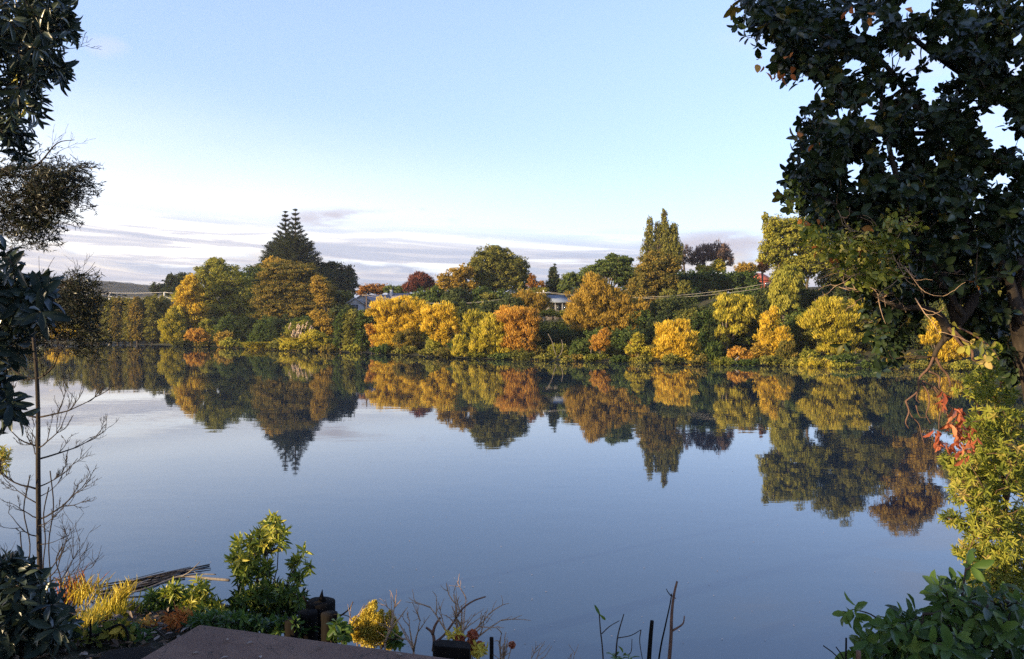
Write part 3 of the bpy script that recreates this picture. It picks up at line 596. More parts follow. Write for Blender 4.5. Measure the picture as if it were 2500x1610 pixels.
# ------------------------------------------------------------------ Norfolk pines
def norfolk(label, px, top, bot, halfw, D, seed, group):
    rng = np.random.default_rng(seed); k = D / F
    tip = P(px, top, D); Y0 = D; z1 = CH - (bot - HY) * k; z0 = gz(tip[0], D)
    root = thing('norfolk_pine', label, 'tree', (tip[0], Y0, z0), group)
    H = tip[2] - z1; PP, TT, NN, LL = [], [], [], []; lines = [(np.array([[tip[0], Y0, z0 - .3], [tip[0], Y0, (z0 + tip[2]) / 2], [tip[0], Y0, tip[2]]]), [.45, .3, .05])]
    z = tip[2] - .25; kk = 0
    while z > z1:
        f = (tip[2] - z) / H
        rad = k * float(np.interp(f, [0, .06, .15, .34, .47, .72, 1], [3, 7, 11, 23, 38, halfw * .94, halfw * 1.05]))
        nb = 5 if f < .36 else 9
        a0 = rng.uniform(0, 6.28)
        for j in range(nb):
            a = a0 + j * 2 * pi / nb + rng.normal() * .12; rr = rad * rng.uniform(.82, 1.08)
            s = np.linspace(0, 1, 6)
            up = (.48 - .42 * f) * rr
            pts = np.stack([tip[0] + cos(a) * rr * s, Y0 + sin(a) * rr * s, z + up * s ** 1.6 + .12 * rr * s ** 4], -1)
            lines.append((pts, np.linspace(.05 + .05 * f, .02, 6)))
            n = int(8 + rr * (70 if f < .40 else 110))
            u = rng.random(n) ** .75; base = np.stack([np.interp(u, s, pts[:, i]) for i in range(3)], -1)
            d = unit(pts[-1] - pts[0])
            wd = (.13 if f < .40 else .20) + .18 * min(1, rr / 4) * (1 - .5 * u)
            side = rng.normal(size=(n, 3)) * np.array([1, 1, .45]) * wd[:, None]
            PP.append(base + side); TT.append(unit(d + rng.normal(size=(n, 3)) * .45 + np.array([0, 0, .25]))); NN.append(unit(np.array([0, 0, 1.]) + rng.normal(size=(n, 3)) * .6)); LL.append(np.full(n, .34))
        z -= (.98 if f < .45 else .66) * rng.uniform(.88, 1.12); kk += 1
    Pn = np.concatenate(PP); n = len(Pn)
    leaves('crown', T_FAR, Pn, np.concatenate(TT), np.concatenate(NN), np.concatenate(LL), .14, np.clip(rng.normal(.45, .2, n), 0, 1), M['pine'], root)
    tubes('trunk', lines, M['bark'], root, 4)
norfolk('shorter left pine of the two pointed pines', 697, 516, 700, 62, 178, 1, 'pair of pointed pines')
norfolk('taller right pine of the two pointed pines', 721, 511, 700, 66, 172, 2, 'pair of pointed pines')

# ------------------------------------------------------------------ houses
def prism(name, quads_v, mat, parent):
    """closed solids from a list of (verts, faces)"""
    V, sz, lp = [], [], []; o = 0
    for v, f in quads_v:
        V += list(v)
        for q_ in f: sz.append(len(q_)); lp += [o + i for i in q_]
        o += len(v)
    return link(name, raw_mesh(name, np.array(V, float), sz, lp), mat, parent)
BOXF = [[0, 3, 2, 1], [4, 5, 6, 7], [0, 1, 5, 4], [1, 2, 6, 5], [2, 3, 7, 6], [3, 0, 4, 7]]
def bx(x0, x1, y0, y1, z0, z1): return ([(x0, y0, z0), (x1, y0, z0), (x1, y1, z0), (x0, y1, z0), (x0, y0, z1), (x1, y0, z1), (x1, y1, z1), (x0, y1, z1)], BOXF)
def gable_roof(x0, x1, y0, y1, z, h, t_=.12, along='x', over=.35):
    """two sloped slabs with thickness"""
    out = []
    if along == 'x':
        ym = (y0 + y1) / 2; x0 -= over; x1 += over; dz = over * h / ((y1 - y0) / 2)
        for ya in (y0 - over, y1 + over):
            a = [(x0, ya, z - dz), (x1, ya, z - dz), (x1, ym, z + h), (x0, ym, z + h)]
            out.append((a + [(p[0], p[1], p[2] + t_) for p in a], BOXF))
    else:
        xm = (x0 + x1) / 2; y0 -= over; y1 += over; dz = over * h / ((x1 - x0) / 2)
        for xa in (x0 - over, x1 + over):
            a = [(xa, y0, z - dz), (xm, y0, z + h), (xm, y1, z + h), (xa, y1, z - dz)]
            out.append((a + [(p[0], p[1], p[2] + t_) for p in a], BOXF))
    return out
def gable_end(x0, x1, y, z, h, th=.15):
    xm = (x0 + x1) / 2
    v = [(x0, y, z), (x1, y, z), (xm, y, z + h), (x0, y + th, z), (x1, y + th, z), (xm, y + th, z + h)]
    return (v, [[0, 1, 2], [3, 5, 4], [0, 3, 4, 1], [1, 4, 5, 2], [2, 5, 3, 0]])
M['whitewall'] = solid('white_wall', (.30, .31, .33), (.40, .40, .41), 1.2, .7, .1)
M['greyroof'] = solid('grey_roof', (.16, .15, .16), (.25, .23, .24), 3, .8, .3)
M['darkwall'] = solid('dark_wall', (.08, .07, .07), (.13, .11, .10), 2, .8, .2)
M['metalroof'] = solid('metal_roof', (.16, .19, .23), (.24, .27, .31), 1.5, .45, .1)
M['redroof'] = solid('red_roof', (.36, .09, .06), (.50, .14, .09), 2.5, .8, .3)
m = bpy.data.materials.new('window_glass'); m.use_nodes = True; q = NT(m.node_tree)
p = q.add('ShaderNodeBsdfPrincipled', {'Base Color': (.03, .04, .05, 1), 'Roughness': .08}); q.add('ShaderNodeOutputMaterial', {'Surface': p.outputs[0]}); M['glass'] = m

D = 142; k = D / F; xl = (852 - 1250) * k; xr = (992 - 1250) * k; ze = CH + (790 - 738) * k; zr = CH + (790 - 720) * k
g0 = gz(xl + 4, D) - .3
h1 = thing('house', 'grey-roofed house with white gables behind the widest golden willow', 'house', ((xl + xr) / 2, D + 3, g0))
prism('wall', [bx(xl + 2.0, xr - 3.6, D, D + 6, g0, ze), bx(xr - 3.6, xr, D + 1, D + 6, g0, ze + .3), bx(xl, xl + 2.9, D - 1.6, D - .002, g0, ze - .35), gable_end(xl, xl + 2.9, D - 1.6, ze - .35, .95), gable_end(xl + .3, xl + 4.4, D - .01, ze + .003, 1.2)], M['whitewall'], h1)
rf = prism('roof', gable_roof(xl + 2.0, xr - 3.6, D, D + 6, ze, zr - ze) + gable_roof(xl, xl + 2.9, D - 1.6, D + 2, ze - .35, .95, .1, 'y', .25) + gable_roof(xl + .3, xl + 4.4, D - .1, D + 4, ze, 1.25, .11, 'y', .3) + gable_roof(xr - 3.6, xr, D + 1, D + 6, ze + .3, zr - ze), M['greyroof'], h1)
ch = prism('chimney', [bx(xr - 3.4, xr - 2.9, D + 2.4, D + 3.0, ze, zr + 1.0)], M['whitewall'], h1)
prism('bargeboard', [([(a[0], D - 1.92, a[1]), (b_[0], D - 1.92, b_[1]), (b_[0], D - 1.92, b_[1] + .2), (a[0], D - 1.92, a[1] + .2), (a[0], D - 1.87, a[1]), (b_[0], D - 1.87, b_[1]), (b_[0], D - 1.87, b_[1] + .2), (a[0], D - 1.87, a[1] + .2)], BOXF)
     for a, b_ in (((xl - .3, ze - .52), (xl + 1.45, ze + .62)), ((xl + 1.45, ze + .62), (xl + 3.2, ze - .52)))], M['whitewall'], h1)
for wx, wz in ((xl + .9, ze - 1.3), (xl + 4.2, ze - 1.2), (xl + 6.0, ze - 1.2)):
    yy = D - 1.62 if wx < xl + 2 else D - .03
    prism('window', [bx(wx, wx + 1.1, yy, yy + .01, wz, wz + .8)], M['glass'], h1)

D = 116; k = D / F; xl = (1334 - 1250) * k; xr = (1400 - 1250) * k; ze = CH + (790 - 740) * k; g0 = gz(xl, D) - .3
h2 = thing('house', 'low house with a pale metal roof between the olive tree and the tallest orange willow', 'house', (xl, D + 2, g0))
prism('wall', [bx(xl, xr, D, D + 5, g0, ze)], M['darkwall'], h2)
a = [(xl - .5, D - .7, ze + .0), (xr + .5, D - .7, ze + .0), (xr + .5, D + 5.5, ze + 1.25), (xl - .5, D + 5.5, ze + 1.25)]
prism('roof', [(a + [(v[0], v[1], v[2] + .14) for v in a], BOXF)], M['metalroof'], h2)
for i in range(3): prism('window', [bx(xl + .5 + i * 1.0, xl + 1.2 + i * 1.0, D - .02, D - .01, ze - 1.1, ze - .3)], M['glass'], h2)
for i in range(4): prism('post', [bx(xl + .2 + i * 1.05, xl + .29 + i * 1.05, D - .5, D - .41, g0, ze - .003)], M['whitewall'], h2)

D = 150; k = D / F; xl = (1838 - 1250) * k; xr = (1890 - 1250) * k; ze = CH + (790 - 684) * k; zr = CH + (790 - 665) * k; g0 = gz(xl, D) - .3
h3 = thing('house', 'house with a red hipped roof on the hill beside the tall yellow-green tree', 'house', (xl, D + 3, g0))
prism('wall', [bx(xl + .4, xr - .4, D + .4, D + 6, g0, ze + .02)], M['redroof'], h3)
prism('roof', [([(xl, D, ze), (xr, D, ze), (xr, D + 6.4, ze), (xl, D + 6.4, ze), (xl + 1.6, D + 3.2, zr), (xr - 1.2, D + 3.2, zr)], [[0, 3, 2, 1], [0, 1, 5, 4], [1, 2, 5], [2, 3, 4, 5], [3, 0, 4]])], M['redroof'], h3)
for i in range(2): prism('window', [bx(xl + 1 + i * 1.5, xl + 1.8 + i * 1.5, D + .37, D + .38, ze - 1.2, ze - .4)], M['glass'], h3)

# ------------------------------------------------------------------ poles and wires
M['pale'] = solid('pale_sunlit_paint', (.62, .58, .52), (.75, .72, .66), 2, .6, .1)
M['wire'] = solid('wire', (.30, .28, .25), (.40, .37, .33), 2, .5, .0)
def pole(label, px, top, D, mat, r=.13, arm=1.4, group=None, name='utility_pole', base=None):
    b0 = P(px, top, D); g = gz(b0[0], D) - .2 if base is None else P(px, base, D)[2]
    o = thing(name, label, 'pole', (b0[0], D, g), group)
    tubes('post', [([[b0[0], D, g], [b0[0], D, b0[2]]], [r, r * .8])], M[mat], o, 8)
    if arm: prism('crossarm', [bx(b0[0] - arm / 2, b0[0] + arm / 2, D - r * 1.9, D - r * 1.02, b0[2] - .45, b0[2] - .3)], M[mat], o)
    return b0
def wire(label, pts, r, sag, mat, group):
    L = []
    for a, b_ in zip(pts[:-1], pts[1:]):
        a = np.array(a); b_ = np.array(b_); s = np.linspace(0, 1, 12)[:, None]; c = a + (b_ - a) * s; c[:, 2] -= sag * 4 * (s[:, 0] * (1 - s[:, 0])); L.append((c, r))
    o = tubes('power_line', L, M[mat], None, 5); tag(o, label, 'wire', group)
for px, y, lb in ((232, 731, 'shortest white post at the left end of the wires over the windbreak'), (267, 716, 'white post where the two wires peak above the windbreak'), (401, 714, 'white post by the right end of the windbreak')):
    pole(lb, px, y, 158, 'pale', .16, 0 if px != 232 else .9, 'white posts above the windbreak')
D = 158
wire('upper white wire strung over the windbreak', [P(120, 723, D), P(232, 719, D), P(267, 715.5, D), P(401, 714, D), P(520, 722, D)], .042, .12, 'pale', 'white wires above the windbreak')  # pale colour of both wires stands in for sun catching them
wire('lower white wire strung over the windbreak', [P(120, 745, D), P(232, 731, D), P(267, 724, D), P(401, 725, D), P(520, 738, D)], .042, .35, 'pale', 'white wires above the windbreak')
a1 = pole('dark utility pole standing in front of the grey-roofed house', 895, 716, 118, 'bark')
a2 = pole('utility pole beside the pale metal roof', 1327, 709, 110, 'pale', .12, 2.0)
a3 = pole('dark utility pole between the tall yellow-green tree and the olive-gold willow', 1960, 672, 92, 'bark')
for i, dx in enumerate((-.6, .6)):
    wire('power line sagging across the middle of the bank, %s of the pair' % ('nearer' if i else 'farther'), [a1 + [dx, -.3, -.25], a2 + [dx, -.3, -.25], a3 + [dx, -.3, -.25 - .3 * i]], .018, 1.5, 'wire', 'power lines across the bank')

# ------------------------------------------------------------------ small things on the far bank
rng = np.random.default_rng(8)
D = 115.5; b0 = P(735, 842, D)
tt = thing('pampas_grass', 'clump of reedy grass with white plumes at the waterline', 'grass clump', (b0[0], D, .1))
n = 900; a = rng.uniform(0, 6.28, n); bs = np.array([b0[0], D, .1]) + np.stack([rng.normal(0, .7, n), rng.normal(0, .5, n), np.zeros(n)], -1)
leaves('blades', T_LONG, bs, unit(np.stack([np.cos(a) * .55, np.sin(a) * .55, np.full(n, .9)], -1)), unit(np.stack([-np.cos(a), -np.sin(a), np.full(n, .6)], -1)), rng.uniform(1.2, 2.6, n), .09, rng.uniform(.3, 1, n), M['goldgreen'], tt)
lines = []; PP = []; TT = []
for i in range(17):
    x = 700 + rng.random() * 66; y = 796 + rng.random() * 30 + (x - 705) * .12; e = P(x, y, D - .6 + rng.normal() * .5)
    st = np.array([b0[0] + (e[0] - b0[0]) * .4, D, .4]); tp = e + unit(np.array([.35, 0, 1])) * .6
    lines.append((np.array([st, (st + e) / 2 + [0, 0, .2], e, tp]), .02)); s = rng.random(34)[:, None]
    PP.append(e + (tp - e) * s * 1.5 + rng.normal(size=(34, 3)) * .05); TT.append(np.tile(unit(np.array([.35, 0, 1.])), (34, 1)) + rng.normal(size=(34, 3)) * .25)
Pn = np.concatenate(PP)
leaves('plumes', T_FAR, Pn, np.concatenate(TT), rsph(rng, len(Pn)), .26, .1, rng.random(len(Pn)), M['plume'], tt)
tubes('stems', lines, M['palebark'], tt, 4)
for j, (x, y, s_, lb) in enumerate(((640, 848, 1.0, 'small spiky reed clump left of the plumed grass'), (672, 842, .7, 'smallest spiky reed clump beside the plumed grass'))):
    D = 7600 / (y + 4 - 790); b0 = P(x, y + 4, D)
    tt = thing('reed_clump', lb, 'reeds', (b0[0], D, 0)); n = int(700 * s_); a = rng.uniform(0, 6.28, n)
    bs = np.array([b0[0], D, 0]) + np.stack([rng.normal(0, .9 * s_, n), rng.normal(0, .5, n), np.zeros(n)], -1)
    leaves('blades', T_LONG, bs, unit(np.stack([np.cos(a) * .8, np.sin(a) * .8, np.full(n, .8)], -1)), unit(np.stack([-np.cos(a), -np.sin(a), np.full(n, .6)], -1)), rng.uniform(.8, 2.2, n) * s_, .10, rng.uniform(.3, 1, n), M['goldgreen'], tt)
    tubes('stems', [(np.array([[b0[0] + u, D, -.1], [b0[0] + u * 2, D, .9 * s_]]), .02) for u in rng.normal(0, .4, 10)], M['bark'], tt, 4)
def pxline(pts, D, wob=0.0, m=4):
    out = [P(x, y, D + (rest[0] if rest else 0)) for x, y, *rest in pts]
    return smooth_line(out, m)
o = tubes('driftwood', [(pxline(p_, 75.5), [.11] * 30) if 0 else (pxline(p_, 75.5), .085) for p_ in (
    [(1770, 893), (1795, 894), (1822, 893)], [(1790, 897), (1800, 888), (1795, 880), (1804, 872)], [(1800, 890), (1812, 899)], [(1812, 896), (1822, 884), (1835, 886)], [(1783, 882), (1795, 889), (1800, 894)])], M['palebark'], None, 5)
tag(o, 'bleached driftwood limbs below the small orange bush', 'driftwood')
for j, (ps, lb) in enumerate((([(1355, 876), (1368, 866), (1374, 848), (1371, 830)], 'pale curved bare trunk leaning right in the dark undergrowth'), ([(1362, 878), (1353, 855), (1348, 835), (1338, 815)], 'pale bare trunk leaning left in the dark undergrowth'), ([(1445, 885), (1443, 855), (1450, 835)], 'thin pale trunk under the tallest orange willow'))):
    o = tubes('leaning_stem', [(pxline(ps, 84), .028)], M['palebark'], None, 5); tag(o, lb, 'trunk', 'pale bare trunks in the undergrowth')

# ================================================================== FOREGROUND
fol('near_dark', [(.008, .015, .008), (.018, .032, .014), (.04, .062, .022), (.30, .19, .03)], trans=.22, gloss=.16, rough=.38, spread=(0, .97))
fol('near_blue', [(.012, .02, .02), (.03, .045, .035), (.06, .08, .05)], trans=.15, gloss=.2, rough=.35)
fol('near_green', [(.03, .06, .02), (.07, .13, .03), (.14, .20, .04)], trans=.35, gloss=.16, rough=.4)
fol('near_lime', [(.06, .085, .02), (.19, .22, .035), (.36, .35, .06), (.44, .33, .12)], trans=.4, gloss=.12, rough=.4)
fol('near_red', [(.24, .06, .03), (.42, .12, .06), (.55, .24, .12)], trans=.4, gloss=.2)
fol('near_rust', [(.30, .08, .03), (.50, .18, .06), (.55, .34, .10)], trans=.3)
fol('near_straw', [(.45, .34, .06), (.62, .50, .09), (.70, .60, .16)], trans=.35)
fol('near_yellow', [(.26, .22, .03), (.46, .39, .05), (.62, .53, .10)], trans=.4)
fol('wisp', [(.012, .018, .016), (.025, .032, .024), (.05, .052, .03)], trans=.15, gloss=.1)
fol('litter', [(.05, .035, .025), (.14, .10, .07), (.36, .30, .25)], trans=.1, gloss=.05)
M['nbark'] = solid('near_bark', (.016, .012, .010), (.055, .042, .032), 40, .9, .8, (1, 1, .2), .3, .004)
M['npale'] = solid('near_pale_bark', (.10, .085, .075), (.22, .19, .16), 22, .9, .8, (1, 1, .25), .3, .006)
M['redtwig'] = solid('reddish_twig', (.07, .04, .03), (.18, .10, .065), 60, .8, .4, (1, 1, .3), .3, .002)
M['tantwig'] = solid('tan_twig', (.22, .14, .09), (.40, .28, .18), 60, .8, .4, (1, 1, .3), .3, .002)
M['char'] = solid('wet_black_wood', (.004, .0035, .003), (.011, .009, .008), 30, .9, .9, (1, 1, .15), .12, .006)

def sample_blobs(rng, blobs, D, dd, n, holes=(), shell=0.0):
    """n points spread through the ellipses (in photo px at distance D) with depth +-dd; outward directions too"""
    ar = np.array([b[2] * b[3] for b in blobs], float); ar /= ar.sum(); out = []; dr = []
    while len(out) < n:
        b = blobs[rng.choice(len(blobs), p=ar)]
        u = rsph(rng, 1)[0] * rng.random() ** (1 / (2.2 + shell))
        x = b[0] + u[0] * b[2]; y = b[1] + u[1] * b[3]
        if any(((x - h[0]) / h[2]) ** 2 + ((y - h[1]) / h[3]) ** 2 < 1 and rng.random() < (h[4] if len(h) > 4 else 1) for h in holes): continue
        dz = u[2] * dd * (b[4] if len(b) > 4 else 1)
        out.append(P(x, y, D + dz)); dr.append([u[0], u[2], -u[1]])
    return np.array(out), unit(np.array(dr))

def rosettes(rng, Cn, Dr, k, L, W, theta=60, droop=0.25, step=0.35, tmu=.4, tsd=.16, lv=.25):
    n = len(Cn); u = unit(np.cross(Dr, rng.normal(size=(n, 3)))); v = np.cross(Dr, u)
    ci = np.repeat(np.arange(n), k); j = np.tile(np.arange(k), n)
    ph = j * 2.4 + rng.normal(size=n * k) * .35; f = j / max(k - 1, 1)
    th = np.radians(theta * (.55 + .75 * (1 - f)) + rng.normal(size=n * k) * 12)
    d = Dr[ci]; T_ = np.cos(th)[:, None] * d + np.sin(th)[:, None] * (np.cos(ph)[:, None] * u[ci] + np.sin(ph)[:, None] * v[ci])
    T_[:, 2] -= droop; T_ = unit(T_ + rng.normal(size=T_.shape) * .12)
    N_ = unit(d - (d * T_).sum(1, keepdims=True) * T_ + rng.normal(size=T_.shape) * .25)
    LL = L * rng.uniform(1 - lv, 1 + lv, n * k)
    P_ = Cn[ci] + d * ((f - .7) * step * L * 2)[:, None]
    tone = np.clip(np.repeat(rng.normal(tmu, tsd, n), k) + rng.normal(0, .08, n * k), 0, 1)
    return P_, T_, N_, LL, LL * W / L, tone

def connect(rng, Cn, seeds, root, maxd=.8, r0=.0022, rmul=1.0):
    """thin twigs from every leaf cluster to the nearest point that is nearer the root"""
    dist = np.linalg.norm(Cn - root, axis=1); order = np.argsort(dist)
    nodes = np.vstack([seeds, Cn[order]]); ns = len(seeds); lines = []
    for a, ix in enumerate(order):
        c = Cn[ix]; prev = nodes[:ns + a]
        dd = np.linalg.norm(prev - c, axis=1) + 0.35 * np.maximum(0, c[2] - 99)
        j = int(np.argmin(dd))
        if 1e-4 < dd[j] < maxd:
            mid = (c + prev[j]) / 2 + rng.normal(size=3) * dd[j] * .10 + [0, 0, dd[j] * .08]
            lines.append((np.array([prev[j], mid, c]), np.array([r0 * 1.6, r0 * 1.2, r0]) * rmul * (1 + (j < ns))))
    return lines

def twigs(rng, p, d, L, r, depth, up=.15, wob=.22, nchild=3, spread=.7, out=None, shrink=.62):
    if out is None: out = []
    n = 6; pts = [np.array(p, float)]; dd = unit(np.array(d, float)); dirs = [dd]
    for i in range(n):
        dd = unit(dd + rng.normal(size=3) * wob * .5 + np.array([0, 0, up * .35])); pts.append(pts[-1] + dd * L / n); dirs.append(dd)
    out.append((np.array(pts), np.linspace(r, max(r * .35, .0012), n + 1)))
    if depth > 0:
        for c in range(nchild):
            i = int(rng.integers(1, n + 1)); s = unit(np.cross(dirs[i], rng.normal(size=3)))
            twigs(rng, pts[i], unit(dirs[i] + s * spread * rng.uniform(.7, 1.3)), L * shrink * rng.uniform(.6, 1.15), max(r * .55, .0013), depth - 1, up, wob, nchild, spread, out, shrink)
    return out
def leaves_m(name, packs, tpl, mat, parent):
    cat = [np.concatenate([p_[i] for p_ in packs]) for i in range(6)]
    return leaves(name, tpl, cat[0], cat[1], cat[2], cat[3], cat[4], cat[5], M[mat] if isinstance(mat, str) else mat, parent, True)
def pl(pts, D, r0, r1, m=4):
    q_ = pxline(pts, D, m=m); return (q_, np.linspace(r0, r1, len(q_)))

# ---- right: dark broadleaf tree
rng = np.random.default_rng(101)
base = P(2560, 1500, 5.4); base[2] = gz(base[0], base[1]) - .1
rt = thing('broadleaf_tree', 'large dark broadleaf tree overhanging the river from the right edge', 'tree', base)
D0 = 5.6
limbs = [
    (smooth_line([base, P(2580, 1200, 5.3), P(2555, 980, 5.3), P(2522, 850, 5.3), P(2504, 760, 5.3), P(2512, 640, 5.35), P(2545, 480, 5.5), P(2570, 330, 5.7), P(2580, 150, 5.9), P(2570, -60, 6.1)]), None),
]
limbs[0] = (limbs[0][0], np.interp(np.linspace(0, 1, len(limbs[0][0])), [0, .45, .6, 1], [.17, .10, .065, .03]))
limbs += [
    pl([(2500, 790), (2478, 740), (2466, 690), (2430, 610)], 5.25, .05, .022),
    pl([(2502, 640), (2440, 672), (2392, 716), (2352, 772), (2326, 806), (2308, 826)], 5.3, .045, .030),
    pl([(2340, 792), (2310, 700), (2275, 620), (2220, 520), (2180, 400), (2150, 250)], 5.3, .042, .012),
    pl([(2316, 815), (2298, 778), (2272, 760), (2240, 752), (2205, 752), (2160, 735), (2090, 690)], 5.25, .034, .010),
    pl([(2420, 690), (2360, 560), (2330, 420), (2260, 300), (2180, 180), (2080, 90), (1960, 60)], 5.6, .040, .008),
    pl([(2545, 480), (2420, 380), (2300, 330), (2150, 330), (2010, 340)], 5.7, .035, .008),
    pl([(2570, 330), (2400, 215), (2250, 110), (2150, 20), (2040, -40)], 5.9, .03, .008),
    pl([(2352, 772), (2240, 620), (2120, 540), (2000, 480)], 5.2, .022, .006),
    pl([(2500, 560), (2560, 420), (2600, 200), (2620, 0)], 5.6, .04, .02),
    pl([(2312, 822), (2290, 850), (2280, 872), (2282, 866)], 5.3, .020, .012),
]
trk = tubes('trunk', limbs, M['nbark'], rt, 10)
hang = [
    pl([(2282, 866), (2267, 899), (2243, 926), (2241, 955), (2211, 980)], 5.3, .010, .006), pl([(2211, 980), (2219, 1005), (2211, 1031), (2219, 1047)], 5.3, .007, .003),
    pl([(2282, 866), (2296, 896), (2314, 917), (2321, 946)], 5.3, .011, .006), pl([(2268, 907), (2293, 920), (2293, 946), (2309, 964)], 5.28, .007, .003),
    pl([(2249, 929), (2281, 949), (2302, 987), (2314, 1016)], 5.32, .007, .004), pl([(2249, 935), (2266, 960), (2268, 990), (2261, 1012), (2272, 1035)], 5.3, .006, .0025),
    pl([(2241, 955), (2237, 975), (2246, 985)], 5.3, .004, .002), pl([(2211, 980), (2225, 1015), (2243, 1035), (2249, 1060), (2259, 1093)], 5.34, .005, .002),
    pl([(2236, 990), (2246, 1018), (2268, 1018)], 5.34, .004, .002), pl([(2300, 990), (2293, 1025), (2292, 1050)], 5.3, .004, .0025),
    pl([(2302, 987), (2322, 1030), (2340, 1060), (2352, 1085)], 5.3, .005, .003), pl([(2330, 1000), (2310, 985), (2295, 960), (2282, 945)], 5.3, .004, .003),
    pl([(2326, 806), (2370, 850), (2376, 880), (2400, 880), (2430, 898)], 5.2, .012, .004), pl([(2316, 800), (2345, 840), (2366, 856)], 5.2, .012, .006),
    pl([(2340, 800), (2380, 820), (2420, 850), (2440, 880)], 5.1, .008, .003),
]
for a0, a1 in (((2345, 660), (2320, 640)), ((2290, 700), (2255, 705)), ((2300, 690), (2290, 720))): hang.append(pl([a0, ((a0[0] + a1[0]) / 2, a0[1] + 6), a1], 5.0, .005, .002))
for h_ in [(a_, b_ * .95) for a_, b_ in hang]: tubes('hanging_branch', [h_], M['redtwig'], rt, 7)
blobs = [(1870, 20, 75, 60), (1940, 60, 100, 75), (2080, 50, 150, 90), (1925, 130, 40, 60, .5), (1990, 150, 60, 40, .6), (2060, 150, 90, 60), (2230, 60, 170, 110), (2400, 80, 140, 120), (2530, 120, 120, 200), (2130, 230, 110, 80),
         (2050, 290, 95, 70), (2010, 380, 80, 75), (1990, 450, 85, 60), (2130, 350, 130, 100), (2260, 300, 130, 100), (2370, 350, 110, 90), (2200, 450, 160, 90), (2340, 480, 140, 100), (2470, 520, 90, 120),
         (2060, 520, 110, 55), (2200, 570, 120, 70), (2330, 610, 130, 80), (2460, 640, 90, 100), (2230, 680, 110, 60), (2180, 770, 70, 60, .6), (2130, 720, 50, 30, .6), (2170, 850, 40, 40, .5), (2360, 700, 90, 60), (2440, 740, 60, 60, .7), (2395, 800, 60, 40, .5), (2480, 860, 40, 80, .6), (2420, 200, 90, 80), (2490, 300, 60, 60), (2360, 130, 90, 60), (2470, 400, 60, 60)]
holes = [(rng.uniform(2040, 2500), rng.uniform(-10, 440), rng.uniform(20, 36), rng.uniform(16, 28), .95) for _ in range(48)] + [(2430, 300, 56, 44, .97), (2270, 245, 26, 18, .9), (2115, 300, 22, 16, .85), (2440, 450, 22, 26, .85), (2330, 745, 24, 24, 1), (2440, 710, 30, 26, .9), (2200, 610, 90, 70, .25), (2110, 600, 80, 60, .4), (1905, 215, 40, 30, 1), (2000, 200, 26, 22, .8),
         (2230, 40, 30, 40, .6), (2420, 30, 40, 24, .6), (2470, 190, 26, 20, .7), (2180, 130, 30, 14, .7), (2300, 150, 24, 14, .7), (2360, 330, 16, 14, .8), (2130, 650, 60, 50, .4)]
Cn, Dr = sample_blobs(rng, blobs, 5.7, .9, 4200, holes)
Dr = unit(Dr * [1, 1, .6] + [-.25, 0, .1] + rng.normal(size=Dr.shape) * .5)
pk = [rosettes(rng, Cn, Dr, 6, .064, .036, 62, .28, tmu=.36, tsd=.16, lv=.4)]
# single sprays that stand clear of the mass on the sky
spr = [(1790, 20), (1800, 62), (1822, 90), (1850, 115), (1878, 60), (1845, 30), (1897, 160), (1925, 180), (1945, 195), (1912, 190), (2015, 152), (2030, 205), (2045, 165), (2010, 200), (1975, 270), (1955, 300), (1948, 340), (1942, 420), (1925, 440), (1912, 480), (1935, 390), (2060, 840), (2120, 810), (2140, 880), (2150, 905), (2105, 700), (2060, 690), (2000, 520), (1930, 500)]
C2 = np.array([P(x, y, 5.3 + rng.uniform(-.3, .4)) for x, y in spr]); D2 = unit(np.tile([-.6, -.2, -.2], (len(spr), 1)) + rng.normal(size=(len(spr), 3)) * .5)
pk.append(rosettes(rng, C2, D2, 6, .074, .042, 65, .2, tmu=.5))
leaves_m('crown', pk, T_OVAL, 'near_dark', rt)
seeds = np.vstack([l[0][::2] for l in limbs[1:]])
tubes('twigs', connect(rng, np.vstack([Cn[::2], C2]), seeds, base, .9), M['nbark'], rt, 4)
# sunlit tangle of bare twigs and small leaves low in its crown
tg = []
for i in range(34):
    s0 = P(rng.uniform(2030, 2240), rng.uniform(560, 740), 5.0 + rng.uniform(-.2, .3)); tg += twigs(rng, s0, rng.normal(size=3) * [1, .5, .8] + [-.5, 0, -.1], rng.uniform(.12, .34), .0042, 1, .0, .5, 3, .9)
tubes('tangled_twigs', tg, M['tantwig'], rt, 4)
Cn, Dr = sample_blobs(rng, [(2120, 620, 110, 80), (2200, 560, 60, 60), (2040, 600, 50, 60), (1935, 480, 26, 46), (1985, 560, 40, 50), (2150, 680, 80, 40)], 5.0, .3, 430)
leaves_m('sun_toned_leaves', [rosettes(rng, Cn, Dr, 4, .036, .020, 65, .2, tmu=.4, tsd=.25, lv=.4)], T_OVAL, 'near_lime', rt)  # small leaves whose lime colour also stands in for sun on the crown
rx_ = [(1955, 327), (1990, 352), (1850, 150), (1868, 172), (1898, 180), (1925, 140), (2000, 545), (2115, 560), (2105, 610), (1960, 540), (2000, 610), (2215, 20), (2120, 40), (2070, 25), (1900, 185), (1915, 188), (1935, 178), (2035, 640), (2375, 690)]
C3 = np.array([P(x, y, 4.95) for x, y in rx_])
leaves_m('dead_leaves', [rosettes(rng, C3, unit(rng.normal(size=C3.shape) + [0, 0, -1.]), 2, .06, .035, 40, .5, tmu=.4)], T_OVAL, 'near_rust', rt)
rl = [(2301, 970), (2310, 985), (2330, 1000), (2345, 1005), (2312, 1028), (2335, 1035), (2290, 1060), (2298, 1072), (2322, 1085), (2345, 1080), (2360, 1070), (2362, 1092), (2350, 1105), (2340, 1050), (2318, 1050), (2368, 1045), (2355, 1048), (2305, 1085), (2338, 1098), (2371, 1080)]
